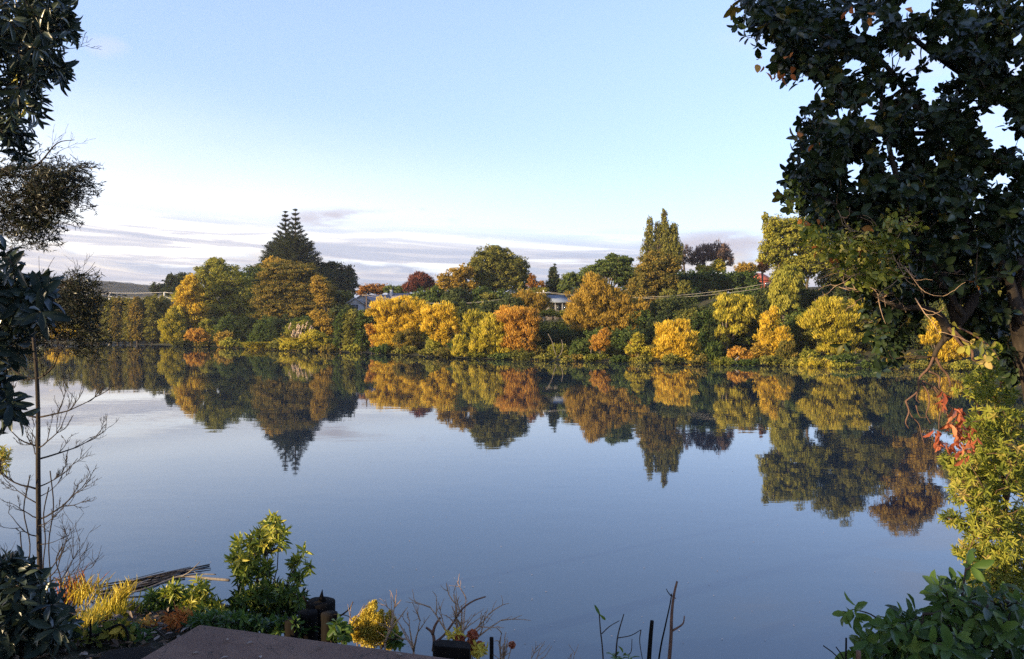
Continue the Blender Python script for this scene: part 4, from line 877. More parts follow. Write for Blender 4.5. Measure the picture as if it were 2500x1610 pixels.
C3 = np.repeat(np.array([P(x, y, 5.25) for x, y in rl]), 2, axis=0) + rng.normal(size=(40, 3)) * .018
leaves_m('red_leaves', [rosettes(rng, C3, unit(rng.normal(size=C3.shape) * .5 + [0, 0, -1.]), 3, .060, .026, 50, .6, tmu=.5, tsd=.3, lv=.4)], T_LONG, 'near_red', rt)
yl = [(2415, 850), (2395, 828), (2430, 838), (2420, 870), (2405, 880), (2372, 838), (2360, 845), (2330, 800), (2440, 858), (2390, 845)]
C3 = np.array([P(x, y, 5.05) for x, y in yl])
leaves_m('yellow_leaves', [rosettes(rng, C3, unit(rng.normal(size=C3.shape) + [-.6, -.6, 0]), 4, .052, .032, 60, .2, tmu=.7, tsd=.25, lv=.4)], T_OVAL, 'near_lime', rt)

# ---- right: sunlit narrow-leaved bush
rng = np.random.default_rng(102)
bb = P(2460, 1600, 7.2); bb[2] = gz(bb[0], bb[1]) - .1
bush = thing('narrow_leaved_bush', 'tall sunlit yellow-green bush with narrow leaves at the right edge', 'bush', bb)
blobs = [(2440, 905, 55, 55), (2395, 945, 36, 45), (2352, 962, 22, 20, .3), (2450, 1010, 80, 60), (2385, 1050, 45, 36), (2325, 1122, 32, 20, .4), (2375, 1140, 60, 48), (2460, 1120, 80, 80), (2380, 1205, 66, 45), (2460, 1230, 80, 80),
         (2332, 1266, 36, 18, .4), (2405, 1292, 56, 42), (2360, 1343, 28, 20, .5), (2460, 1350, 80, 70), (2405, 1405, 48, 46), (2470, 1460, 60, 70), (2410, 1500, 60, 60)]
Cn, Dr = sample_blobs(rng, blobs, 7.2, .8, 2100, [(2400, 990, 22, 16, .9)] + [(rng.uniform(2330, 2500), rng.uniform(900, 1480), 20, 16, .9) for _ in range(14)], shell=.6)
Dr = unit(Dr + [-.35, -.2, .25] + rng.normal(size=Dr.shape) * .35)
leaves_m('crown', [rosettes(rng, Cn, Dr, 10, .058, .014, 62, .05, tmu=.42, tsd=.22, lv=.35)], T_BLADE, 'near_lime', bush)
sd_ = [pl([(2462, 1620), (2450, 1450), (2455, 1250), (2440, 1050), (2445, 900)], 7.3, .035, .008), pl([(2452, 1450), (2410, 1330), (2380, 1230), (2330, 1120)], 7.2, .02, .004), pl([(2452, 1300), (2400, 1150), (2390, 1000), (2355, 965)], 7.2, .018, .004),
       pl([(2455, 1400), (2400, 1330), (2340, 1268)], 7.1, .014, .004), pl([(2452, 1250), (2480, 1120), (2500, 1000)], 7.2, .02, .005)]
cn_ = connect(rng, Cn[::2], np.vstack([l[0] for l in sd_]), bb, .6, .0025)
tubes('stems', sd_ + cn_, M['redtwig'], bush, 5)

# ---- bottom right: dark big-leaved shrub and sprigs
rng = np.random.default_rng(103)
bb = P(2330, 1700, 4.6); bb[2] = gz(bb[0], bb[1]) - .1
sb = thing('big_leaved_shrub', 'dark glossy shrub with big leaves filling the bottom right corner', 'shrub', bb)
blobs = [(2120, 1585, 45, 35), (2190, 1545, 50, 40), (2270, 1550, 60, 55), (2235, 1500, 36, 26, .5), (2330, 1480, 50, 36), (2300, 1440, 22, 14, .4), (2360, 1380, 26, 26, .4), (2350, 1425, 26, 28, .4), (2400, 1500, 70, 50), (2450, 1560, 70, 60), (2340, 1580, 90, 50), (2485, 1480, 30, 30), (2200, 1610, 90, 40)]
Cn, Dr = sample_blobs(rng, blobs, 4.7, .45, 250)
Dr = unit(Dr * .7 + [-.1, -.3, .55] + rng.normal(size=Dr.shape) * .35)
pk = [rosettes(rng, Cn, Dr, 6, .092, .042, 66, .12, tmu=.34, tsd=.22, lv=.45)]
C3 = np.array([P(2078, 1490, 4.5), P(2070, 1500, 4.5), P(2088, 1505, 4.52)])
pk.append(rosettes(rng, C3, unit(np.tile([-.7, -.2, -.3], (3, 1)) + rng.normal(size=(3, 3)) * .3), 5, .085, .042, 60, .25, tmu=.8))
leaves_m('foliage', pk, T_LONG, 'near_green', sb)
sd_ = [pl([(2330, 1720), (2300, 1600), (2240, 1560), (2170, 1530), (2125, 1500), (2082, 1488)], 4.6, .012, .003), pl([(2330, 1700), (2335, 1560), (2350, 1450), (2360, 1370)], 4.6, .012, .004), pl([(2400, 1700), (2405, 1560), (2406, 1450)], 4.5, .010, .004), pl([(2254, 1700), (2254, 1600), (2253, 1500)], 4.5, .006, .004), pl([(2430, 1700), (2450, 1560), (2480, 1450)], 4.7, .012, .004)]
tubes('stems', sd_ + connect(rng, Cn, np.vstack([l[0] for l in sd_]), bb, .7, .003), M['nbark'], sb, 6)
o = tubes('dead_stump', [(smooth_line([P(2345, 1700, 5.1), P(2352, 1600, 5.1), P(2338, 1545, 5.1), P(2326, 1515, 5.1)]), np.linspace(.10, .06, 13)), pl([(2345, 1570), (2352, 1545), (2362, 1532)], 5.1, .05, .04)], M['char'], None, 12)
tag(o, 'dark dead stump among the big leaves in the bottom right corner', 'stump')
for ps, r, mt, lb in (([(2062, 1720), (2065, 1620), (2066, 1558)], .005, 'char', 'thin upright black stake left of the big-leaved shrub'), ([(2070, 1640), (2040, 1600), (2010, 1577)], .003, 'char', 'thin black stick slanting left below the big-leaved shrub'),
                      ([(2074, 1640), (2055, 1600), (2041, 1580)], .003, 'char', 'shorter black stick slanting left beside the thin upright stake'), ([(2095, 1700), (2096, 1640), (2096, 1590)], .013, 'redtwig', 'short reddish cut stake at the bottom edge by the big-leaved shrub')):
    o = tubes('stake', [pl(ps, 4.2, r * 1.2, r)], M[mt], None, 7); tag(o, lb, 'stake')

# ---- bottom: upright sticks in the middle right
def stick(lb, lines, mat, cat='stick', name='stick', group=None):
    o = tubes(name, lines, M[mat], None, 8); tag(o, lb, cat, group); return o
stick('tallest sunlit reddish stick with a crooked side branch', [pl([(1628, 1760), (1632, 1640), (1638, 1560), (1640, 1500), (1645, 1455), (1653, 1420)], 4.4, .013, .006), pl([(1642, 1540), (1656, 1532), (1668, 1522), (1671, 1504)], 4.4, .007, .003), pl([(1636, 1452), (1650, 1462)], 4.4, .003, .003)], 'redtwig')
stick('thin black stick leaning just left of the tallest stick', [pl([(1590, 1760), (1610, 1600), (1624, 1530), (1635, 1480), (1640, 1450)], 4.35, .006, .003), pl([(1638, 1455), (1630, 1445), (1627, 1438)], 4.35, .003, .002)], 'char')
stick('short thick black stake with a rounded top', [pl([(1580, 1760), (1583, 1640), (1588, 1560), (1592, 1516)], 4.2, .014, .0105)], 'char')
stick('slim dark stem with two last green leaves', [pl([(1480, 1760), (1472, 1600), (1466, 1540), (1463, 1500)], 4.2, .0045, .003)], 'nbark')
rng = np.random.default_rng(5)
st2 = thing('bare_plant', 'thin angular bare plant between the leafy stem and the black stake', 'plant', P(1504, 1700, 4.3))
tubes('stems', [pl([(1500, 1720), (1504, 1600), (1509, 1550), (1523, 1500)], 4.3, .0055, .003), pl([(1509, 1558), (1540, 1552), (1565, 1538)], 4.3, .003, .002), pl([(1565, 1538), (1562, 1570), (1574, 1640)], 4.3, .003, .002), pl([(1469, 1548), (1488, 1530), (1512, 1516)], 4.3, .003, .002), pl([(1522, 1600), (1540, 1594), (1543, 1560)], 4.3, .003, .002)], M['nbark'], st2, 6)
C3 = np.array([P(1500, 1606, 4.3), P(1520, 1600, 4.3), P(1510, 1612, 4.25), P(1535, 1612, 4.3)])
leaves_m('leaves', [rosettes(rng, C3, unit(rng.normal(size=(4, 3)) * .3 + [0, 0, 1]), 6, .05, .022, 65, .1, tmu=.7)], T_LONG, 'near_green', st2)
C3 = np.array([P(1466, 1505, 4.2), P(1464, 1500, 4.2)])
o = leaves_m('leaf', [(C3, unit(np.array([[-.45, 0, .9], [.5, 0, -.5]])), np.array([[0., -1, .3], [0, -1, .2]]), np.array([.065, .05]), np.array([.016, .016]), np.array([.5, .8]))], T_LONG, 'near_green', None)
stem_o = [x for x in C.objects if x.name.startswith('stick') and x['label'].startswith('slim dark stem')][0]
o.parent = stem_o

# ---- centre: slab, posts, block
def extrude(name, poly, z0, z1, mat, parent, bevel=.012):
    import bmesh
    bm = bmesh.new(); vs = [bm.verts.new((x, y, z1)) for x, y in poly]; f = bm.faces.new(vs)
    if f.normal.z < 0: bmesh.ops.reverse_faces(bm, faces=[f])
    bm.normal_update()
    r_ = bmesh.ops.extrude_face_region(bm, geom=[f]); vv = [g for g in r_['geom'] if isinstance(g, bmesh.types.BMVert)]
    bmesh.ops.translate(bm, verts=vv, vec=(0, 0, z0 - z1)); bmesh.ops.recalc_face_normals(bm, faces=bm.faces)
    if bevel: bmesh.ops.bevel(bm, geom=bm.edges[:], offset=bevel, segments=3, profile=.6, affect='EDGES')
    me = bpy.data.meshes.new(name); bm.to_mesh(me); bm.free(); return link(name, me, mat, parent)
m = bpy.data.materials.new('worn_slab'); m.use_nodes = True; q = NT(m.node_tree)
tcn = q.add('ShaderNodeTexCoord')
n1 = q.add('ShaderNodeTexNoise', {'Vector': tcn.outputs['Object'], 'Scale': 3.0, 'Detail': 8, 'Roughness': .65, 'Distortion': .6})
n2 = q.add('ShaderNodeTexNoise', {'Vector': tcn.outputs['Object'], 'Scale': 55, 'Detail': 6, 'Roughness': .75})
n3 = q.add('ShaderNodeTexNoise', {'Vector': tcn.outputs['Object'], 'Scale': 1.3, 'Detail': 6, 'Roughness': .6, 'Distortion': 1.5})
crk = q.math('ABSOLUTE', q.math('SUBTRACT', n3.outputs['Fac'], .5))
cm = q.maprange(crk, 0.0, .0028)
col = q.mix(q.maprange(n1.outputs['Fac'], .3, .7), (.100, .052, .034), (.155, .090, .060))
col = q.mix(q.math('MULTIPLY', q.maprange(n2.outputs['Fac'], .5, .75), .35), col, (.15, .11, .095))
col = q.mix(cm, (.02, .016, .015), col)
hh = q.math('ADD', q.math('MULTIPLY', n2.outputs['Fac'], .35), q.math('ADD', q.math('MULTIPLY', cm, .35), n1.outputs['Fac']))
b = q.add('ShaderNodeBump', {'Height': hh, 'Strength': .8, 'Distance': .02})
p = q.add('ShaderNodeBsdfPrincipled', {'Base Color': col, 'Roughness': .85, 'Normal': b.outputs[0]})
q.add('ShaderNodeOutputMaterial', {'Surface': p.outputs[0]}); M['slab'] = m
def Wz(x, y, z): D = (CH - z) * F / (y - HY); p_ = P(x, y, D); return p_[0], p_[1]
zs = 2.5
poly = [Wz(487, 1524, zs), Wz(1120, 1609, zs), (.4, 2.9), (.1, 1.6), (-1.6, 1.5), (-1.75, 3.0), Wz(335, 1612, zs)]
sl = extrude('slab', poly, 1.9, zs, M['slab'], None, .015); tag(sl, 'brown weathered concrete slab with cracks at the bottom of the photo', 'slab')
poly = [Wz(405, 1566, 2.42), Wz(470, 1580, 2.42), (-1.66, 2.9), Wz(340, 1625, 2.42), Wz(344, 1567, 2.42)]
xl_ = [(-1.83, 3.86), (-1.66, 3.80), (-1.72, 3.0), (-1.98, 3.0), (-1.98, 3.82)]
o = extrude('step_block', xl_, 1.9, 2.40, M['char'], None, .01); tag(o, 'dark block stepping down at the left edge of the brown slab', 'block')
def post(lb, x, ytop, w_, D, z0=None, spike=False, mat='char', cut=0.0):
    c = P(x, ytop, D); r = w_ / 2 / F * D; z0 = gz(c[0], D) - .3 if z0 is None else z0
    n = 20; rr = np.random.default_rng(int(x)); a = np.arange(n) * 2 * pi / n; rad = r * (1 + rr.normal(size=n) * .035)
    V = []; zz = [z0, z0 + (c[2] - z0) * .5, c[2] - .012, c[2]]; sc = [1.03, 1, 1, .975]
    for z_, s_ in zip(zz, sc): V += [[c[0] + cos(t_) * q_ * s_, D + sin(t_) * q_ * s_, z_ + (cut * cos(t_) if z_ > c[2] - .1 else 0)] for t_, q_ in zip(a, rad)]
    V.append([c[0], D, c[2] + .004]); sz = []; lp = []
    for k_ in range(3):
        for i in range(n): sz.append(4); lp += [k_ * n + i, k_ * n + (i + 1) % n, (k_ + 1) * n + (i + 1) % n, (k_ + 1) * n + i]
    for i in range(n): sz.append(3); lp += [3 * n + i, 3 * n + (i + 1) % n, 4 * n]
    o = link('timber_post', raw_mesh('timber_post', np.array(V), sz, lp, None, False), M[mat], None); tag(o, lb, 'post')
    if spike:
        s_ = tubes('splinter', [(np.array([[c[0] + r * .1, D, c[2]], [c[0] + r * .05, D, c[2] + .03], [c[0] + r * .12, D, c[2] + .075]]), [r * .35, r * .16, .001])], M[mat], None, 6); s_.parent = o
    return o
post('tallest black timber post with a splinter standing on top', 783, 1468, 68, 5.0, 1.2, True)
post('black timber post just left of the splintered one', 752, 1494, 46, 4.85, 1.2)
post('flat-topped black post in front of the splintered one', 804, 1498, 40, 4.75, 1.2)
post('small cut round stump left of the black posts', 712, 1512, 34, 4.7, 1.6, False, 'char', .01)
post('slim black post right of the cut block', 1200, 1557, 10, 3.9, 1.2)
bpoly = [Wz(1056, 1566, 2.46), Wz(1075, 1561, 2.46), Wz(1140, 1566, 2.46), Wz(1149, 1574, 2.46), Wz(1146, 1585, 2.46), Wz(1060, 1577, 2.46)]
o = extrude('cut_block', bpoly, 1.7, 2.46, M['char'], None, .004); tag(o, 'wide black sawn block standing at the right end of the slab', 'block')
rng = np.random.default_rng(60)

# black curling wires and roots by the posts
o = tubes('curled_wire', [pl([(700, 1510), (730, 1500), (760, 1512), (745, 1530), (720, 1535)], 4.8, .003, .003), pl([(815, 1500), (850, 1505), (870, 1530), (860, 1545)], 4.7, .003, .002), pl([(740, 1455), (760, 1490), (778, 1520)], 4.9, .007, .006), pl([(815, 1515), (850, 1490), (862, 1470)], 4.8, .006, .003)], M['char'], None, 6); tag(o, 'thin black curling wire and twigs round the timber posts', 'wire')

# ---- centre-left laurel-leaved shrub and its neighbours
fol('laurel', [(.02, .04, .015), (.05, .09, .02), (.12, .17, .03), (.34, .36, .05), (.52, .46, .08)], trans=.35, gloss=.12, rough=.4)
def leafy(name, lb, cat, blobs, D, dd, n, k, L, W, tpl, mat, stem_base, seed, theta=60, droop=.1, tmu=.5, up=.4, stem='nbark', tsd=.16, group=None, r0=.0025, sun_tone_fn=None):
    rng = np.random.default_rng(seed)
    b0 = P(stem_base[0], stem_base[1], D); b0[2] = min(b0[2], gz(b0[0], D) + .0)
    root = thing(name, lb, cat, b0, group)
    Cn, Dr = sample_blobs(rng, blobs, D, dd, n)
    Dr = unit(Dr * .8 + [0, -.15, up] + rng.normal(size=Dr.shape) * .35)
    leaves_m('foliage', [rosettes(rng, Cn, Dr, k, L, W, theta, droop, tmu=tmu if sun_tone_fn is None else sun_tone_fn(Cn), tsd=tsd)], tpl, mat, root)
    seeds = []
    for b_ in blobs:
        e = P(b_[0], b_[1], D); seeds.append((curve_pts(b0, e, rng, 6, -.05, .08), np.linspace(r0 * 3, r0 * 1.2, 6)))
    tubes('stems', seeds + connect(rng, Cn, np.vstack([s_[0] for s_ in seeds]), b0, .5, r0), M[stem], root, 5)
    return root
leafy('laurel_shrub', 'tall leafy shrub with its top coloured a sunlit yellow-green left of the timber posts', 'shrub',
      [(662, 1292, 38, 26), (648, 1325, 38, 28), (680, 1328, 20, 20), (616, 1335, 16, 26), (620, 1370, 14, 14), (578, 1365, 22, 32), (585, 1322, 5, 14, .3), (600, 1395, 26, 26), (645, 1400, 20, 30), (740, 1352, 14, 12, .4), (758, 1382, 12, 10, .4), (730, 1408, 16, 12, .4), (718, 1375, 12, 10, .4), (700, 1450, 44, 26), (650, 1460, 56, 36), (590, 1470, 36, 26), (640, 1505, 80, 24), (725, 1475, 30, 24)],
      5.5, .30, 340, 9, .064, .017, T_BLADE, 'laurel', (650, 1560), 200, 62, .05, .30, .35, sun_tone_fn=lambda c: np.interp(c[:, 2], [2.0, 2.25, 2.45], [.28, .42, .78]))  # leaf colour lightens with height, standing in for sun on the top
leafy('low_shrub', 'low dark green feathery shrub at the water edge left of the laurel shrub', 'shrub', [(395, 1480, 45, 32), (345, 1500, 36, 24), (440, 1465, 36, 26), (370, 1455, 14, 12), (300, 1500, 30, 20), (420, 1510, 60, 26)], 5.6, .3, 260, 10, .060, .013, T_BLADE, 'near_green', (400, 1560), 201, 58, .05, .55)
leafy('leafy_plant', 'upright leafy plant with pale yellow tips beside the laurel shrub', 'plant', [(430, 1440, 12, 16, .3), (462, 1452, 12, 14, .3), (490, 1445, 18, 24, .5), (500, 1480, 24, 30), (470, 1495, 30, 26), (520, 1500, 30, 26), (405, 1458, 10, 12, .4)], 5.3, .2, 110, 9, .060, .016, T_BLADE, 'laurel', (480, 1570), 202, 60, .05, .72)
leafy('red_plant', 'clump of rust-red narrow-leaved fern below the laurel shrub', 'plant', [(425, 1535, 26, 34), (445, 1515, 18, 20), (405, 1560, 20, 18)], 4.9, .15, 95, 9, .055, .010, T_BLADE, 'near_rust', (415, 1590), 203, 55, .25, .55)
leafy('red_plant', 'small orange leafy plant left of the rust-red fern', 'plant', [(366, 1530, 16, 20), (355, 1545, 20, 12)], 4.9, .1, 26, 8, .055, .020, T_LONG, 'near_rust', (360, 1580), 204, 60, .2, .8)
leafy('ground_shrub', 'dark leafy undergrowth under the laurel shrub along the slab edge', 'shrub', [(560, 1515, 60, 20), (650, 1525, 70, 16), (730, 1530, 40, 16), (330, 1560, 60, 26), (480, 1515, 40, 14), (250, 1560, 60, 20)], 4.75, .2, 230, 8, .05, .018, T_BLADE, 'near_green', (560, 1570), 205, 60, .1, .35)
leafy('broad_leaf_plant', 'green broad-leaved plant at the foot of the black posts', 'plant', [(835, 1545, 20, 18), (820, 1530, 12, 12), (965, 1560, 20, 10)], 4.55, .1, 22, 6, .055, .028, T_LONG, 'near_green', (835, 1580), 206, 60, .15, .6)
# feathery straw-coloured plant
rng = np.random.default_rng(70)
b0 = P(905, 1600, 4.7); b0[2] = gz(b0[0], 4.7)
fp = thing('feathery_plant', 'golden feathery plumed plant behind the slab', 'plant', b0)
PP, TT, lines = [], [], []
for (x, y, x2, y2, w_) in ((880, 1560, 915, 1468, 15), (900, 1560, 890, 1490, 14), (915, 1560, 932, 1490, 12), (935, 1565, 955, 1492, 12), (930, 1570, 965, 1510, 12), (870, 1560, 868, 1508, 12), (900, 1575, 915, 1500, 20), (950, 1580, 968, 1530, 10), (890, 1560, 905, 1500, 14)):
    a0 = P(x, y, 4.7); a1 = P(x2, y2, 4.7 + rng.normal() * .05); lines.append((np.array([b0, a0, a1]), [.004, .003, .0015])); n = 1500
    s_ = rng.random(n); rad = 1.25 * w_ / F * 4.7 * np.sin(np.clip(s_ * 2.6 + .5, 0, pi)) ** .7
    off = rsph(rng, n) * (rng.random(n)[:, None] ** .7 * 1.3) * rad[:, None]
    PP.append(a0 + (a1 - a0) * s_[:, None] + off); TT.append(unit((a1 - a0)[None] * 3 + off * 14 + rng.normal(size=(n, 3)) * .25))
Pn = np.concatenate(PP); n = len(Pn)
leaves('plumes', T_FAR, Pn, np.concatenate(TT), rsph(rng, n), .018, .009, rng.random(n), M['near_straw'], fp)
tubes('stems', lines, M['tantwig'], fp, 4)
# bare twiggy shrubs, sunlit
def bare(lb, x, y, D, targets, r_, mat, seed, depth=2, group='bare twiggy shrubs behind the slab'):
    r = r_ * 1.45; rng = np.random.default_rng(seed); b0 = P(x, y, D); root_z = min(b0[2], gz(b0[0], D)); L = []
    for (tx, ty) in targets:
        e = P(tx, ty, D + rng.normal() * .12); d = e - b0
        L += twigs(rng, b0, d, np.linalg.norm(d) * 1.03, r, depth, .04, .22, 3, .62, None, .5)
    L.append((np.array([[b0[0], b0[1], root_z - .05], b0]), [r * 1.4, r]))
    o = tubes('bare_shrub', L, M[mat], None, 5); tag(o, lb, 'shrub', group); return o
bare('pale bare twigs just left of the golden feathery plant', 845, 1560, 4.6, [(868, 1470), (852, 1500), (890, 1480)], .003, 'tantwig', 1, 1)
bare('pale twigs rising through the right side of the golden feathery plant', 940, 1570, 4.5, [(970, 1475), (985, 1460), (960, 1490)], .0045, 'tantwig', 2, 1)
bare('pinkish bare shrub between the feathery plant and the black block', 1010, 1590, 4.4, [(1000, 1488), (1020, 1500), (995, 1520)], .0045, 'tantwig', 3, 2)
bare('tall bare shrub with pale forked twigs right of the slab', 1120, 1580, 4.4, [(1128, 1465), (1110, 1470), (1180, 1480), (1160, 1500), (1080, 1490), (1215, 1530), (1140, 1500)], .0055, 'tantwig', 4, 2)
bare('low bare twigs with dry seed heads right of the slim black post', 1225, 1620, 4.2, [(1225, 1545), (1240, 1560), (1250, 1555), (1210, 1570), (1235, 1580)], .004, 'tantwig', 5, 1)
bare('short dry stems at the bottom edge right of the seed heads', 1290, 1640, 4.2, [(1285, 1580), (1300, 1590), (1340, 1575), (1320, 1600)], .0025, 'tantwig', 6, 1)
bare('lone dry stem standing at the bottom edge', 1395, 1640, 4.2, [(1398, 1590), (1410, 1600), (1390, 1598)], .002, 'tantwig', 7, 1)
o = tubes('dead_branch', [pl([(1058, 1590), (1060, 1565), (1055, 1545), (1040, 1532)], 4.35, .011, .006), pl([(1056, 1550), (1062, 1528), (1075, 1508)], 4.35, .009, .006), pl([(1064, 1568), (1085, 1550), (1110, 1515), (1128, 1488), (1155, 1468), (1186, 1457)], 4.35, .007, .004)], M['redtwig'], None, 7)
tag(o, 'thick forked dead branch curving up behind the black block', 'branch')
# dried flower heads
rng = np.random.default_rng(71); b0 = P(1150, 1600, 4.3); b0[2] = gz(b0[0], 4.3)
hy = thing('flowering_plant', 'dried orange-red hydrangea heads beside the black block', 'plant', b0)
hd = [(1154, 1552, 13), (1122, 1560, 11), (1150, 1574, 12), (1172, 1578, 10), (1130, 1575, 9), (1250, 1575, 7)]
PP = []; tn = []; lines = []
for x, y, r in hd:
    c = P(x, y, 4.3); n = 260; u = rsph(rng, n) * r / F * 4.3 * rng.uniform(.8, 1.05, n)[:, None]; PP.append(c + u); tn.append(np.clip(rng.normal(.6, .25, n), 0, 1)); lines.append((np.array([b0, (b0 + c) / 2 + [0, .02, 0], c]), .003))
Pn = np.concatenate(PP); n = len(Pn)
leaves('flower_heads', T_FAR, Pn, rsph(rng, n), rsph(rng, n), .016, .014, np.concatenate(tn), M['near_red'], hy); tubes('stems', lines, M['tantwig'], hy, 5)
Cn, Dr = sample_blobs(rng, [(1110, 1552, 12, 10), (1165, 1588, 22, 12), (1150, 1592, 20, 8)], 4.3, .08, 34)
leaves_m('leaves', [rosettes(rng, Cn, unit(Dr + [0, 0, .5]), 6, .04, .015, 60, .1, tmu=.5)], T_BLADE, 'near_straw', hy)

# ---- bottom left: grass, dark shrub, litter
rng = np.random.default_rng(72)
def tuft(lb, x, y, w_, h_, D, n, mat, seed, wd=.006, lean=.7):
    rng = np.random.default_rng(seed); b0 = P(x, y, D); b0[2] = min(b0[2], gz(b0[0], D) + .02); k = D / F
    o = thing('grass_tuft', lb, 'grass', b0); a = rng.uniform(0, 2 * pi, n); top = P(x, y, D)[2]
    bs = np.stack([b0[0] + rng.normal(0, w_ * k * .35, n), D + rng.normal(0, .08, n), np.full(n, top) + rng.normal(0, .02, n)], -1)
    Td = np.stack([np.cos(a) * lean * rng.random(n) + .2, np.sin(a) * lean, rng.uniform(.5, 1.1, n)], -1)
    leaves('blades', oval(.55, .05, ((0, 0), (.2, .8), (.5, 1), (.8, .7), (1, 0))), bs, Td, unit(np.cross(Td, np.stack([-np.sin(a), np.cos(a), 0 * a], -1)) * -1 + [0, 0, .2]), h_ * k * rng.uniform(.7, 1.3, n), wd, rng.random(n), M[mat], o, True)
    tubes('stems', [(np.array([[b0[0] + u, D, b0[2] - .05], [b0[0] + u * 1.2, D, top]]), [.004, .003]) for u in rng.normal(0, w_ * k * .25, 8)], M['tantwig'], o, 4)
tuft('bright yellow arching grass tuft at the bottom left bank', 262, 1525, 62, 44, 5.2, 420, 'near_yellow', 1, .009)
tuft('golden drooping grass under the bright yellow tuft', 215, 1545, 40, 40, 4.9, 260, 'near_straw', 2)
tuft('thin pale reddish grass standing behind the bare sapling', 205, 1470, 70, 50, 5.6, 90, 'near_straw', 3, .003, .4)
tuft('thin tan grass tuft beside the floating raft of sticks', 165, 1480, 50, 60, 5.9, 120, 'near_rust', 4, .003, .4)
tuft('small buff grass plume at the edge of the low feathery shrub', 292, 1475, 10, 40, 5.3, 120, 'near_straw', 5, .003, .3)
leafy('big_leaved_shrub', 'dark big-leaved shrub in the bottom left corner', 'shrub', [(40, 1400, 40, 26, .5), (20, 1440, 50, 40), (80, 1450, 60, 30), (110, 1480, 40, 30), (40, 1500, 70, 40), (110, 1530, 60, 40), (30, 1550, 60, 30), (10, 1390, 20, 20)], 4.3, .2, 210, 6, .105, .036, T_LONG, 'near_blue', (60, 1600), 210, 66, .15, .45, .35)
leafy('creeping_plant', 'mixed low creeping plants with a few orange leaves on the bottom left bank', 'plant', [(150, 1530, 40, 26), (100, 1560, 60, 20), (200, 1565, 60, 16), (290, 1540, 40, 20), (60, 1575, 50, 16)], 4.6, .15, 110, 7, .055, .024, T_LONG, 'mosaic', (150, 1600), 211, 62, .15, .3)
n = 5200; xy = np.stack([rng.uniform(-4.6, -.9, n), rng.uniform(2.6, 6.2, n)], -1); z = height(xy[:, 0], xy[:, 1])
Tn = unit(rng.normal(size=(n, 3)) * [1, 1, .25]); Nn = unit(rng.normal(size=(n, 3)) * .5 + [0, 0, 1.])
lt = leaves('leaf_litter', T_LONG, np.column_stack([xy, z + .012 + rng.random(n) * .02]), Tn, Nn, rng.uniform(.03, .08, n), rng.uniform(.012, .03, n), rng.random(n) ** 1.4, M['litter'], None, True); lt['kind'] = 'stuff'
lines = []
for i in range(160):
    x, y = rng.uniform(-4.2, -1.0), rng.uniform(3.2, 5.6); a = rng.uniform(0, 6.28); L = rng.uniform(.1, .45); x2, y2 = x + cos(a) * L, y + sin(a) * L
    lines.append((np.array([[x, y, gz(x, y) + .02], [(x + x2) / 2 + rng.normal() * .02, (y + y2) / 2, gz((x + x2) / 2, (y + y2) / 2) + .03], [x2, y2, gz(x2, y2) + .02]]), rng.uniform(.002, .006)))
o = tubes('fallen_twigs', lines, M['nbark'], None, 4); o['kind'] = 'stuff'
for x, y, tn_, lb in ((550, 1562, .9, 'leftmost pale dry leaf lying on the brown slab'), (602, 1573, .8, 'pale dry leaf near the middle of the brown slab'), (487, 1593, .8, 'small grey leaf near the lower left of the brown slab'), (558, 1604, .9, 'pale dry leaf at the bottom edge of the brown slab'), (635, 1602, 1., 'longest pale leaf at the bottom edge of the brown slab'), (788, 1577, .5, 'rust-brown leaf on the right part of the brown slab'), (965, 1597, .7, 'grey leaf beyond the crack in the brown slab')):
    X_0, Y_0 = Wz(x, y, zs + .006)
    o = leaves('fallen_leaf', T_LONG, np.array([[X_0, Y_0, zs + .006]]), np.array([[rng.normal(), rng.normal() * .5, .15]]), np.array([[0, 0, 1.]]), .034, .016, np.array([tn_]), M['litter'], None, True); tag(o, lb, 'leaf')
# arching black root / loop
o = tubes('arched_branch', [pl([(216, 1610), (218, 1580), (222, 1560), (250, 1545), (285, 1527), (302, 1530), (312, 1550), (310, 1580)], 4.5, .009, .007), pl([(222, 1560), (221, 1535), (221, 1516)], 4.5, .008, .004)], M['char'], None, 7); tag(o, 'black branch arching over the yellow grass at bottom left', 'branch')

# ---- left: bare sapling
rng = np.random.default_rng(73); Ds = 5.9
b0 = P(98, 1560, Ds); b0[2] = gz(b0[0], Ds) - .1
sp = thing('bare_sapling', 'slim bare sapling with leafless twigs on the left bank', 'tree', b0)
tp = smooth_line([b0, P(98, 1500, Ds), P(98, 1420, Ds), P(95, 1300, Ds), P(93, 1150, Ds), P(93, 1020, Ds), P(90, 920, Ds), P(84, 850, Ds), P(78, 780, Ds), P(76, 700, Ds)])
tubes('trunk', [(tp, np.linspace(.022, .010, len(tp)))], M['nbark'], sp, 10)
L = []
for (y, ang, ln, r) in ((925, 1, 115, .006), (925, -1, 90, .006), (1020, 1, 130, .007), (1020, -1, 95, .006), (1095, 1, 110, .005), (1090, -1, 80, .005), (1122, 1, 115, .006), (1115, -1, 90, .005), (1190, 1, 100, .005), (1195, -1, 95, .006), (1215, 1, 70, .004),
                        (1270, 1, 125, .007), (1265, -1, 60, .004), (1310, -1, 80, .004), (1330, 1, 70, .004), (1230, -1, 100, .004), (880, -1, 60, .004), (880, 1, 50, .004), (1285, 1, 90, .004)):
    s0 = P(92, y, Ds); up = .55 if y < 1100 else .3
    tubes('branch', twigs(rng, s0, [ang, rng.normal() * .4, rng.uniform(.0, .35)], ln / F * Ds * 1.15, r * 1.25, 3, up, .22, 4 if ln > 85 else 3, .7, None, .5), M['nbark'], sp, 4)
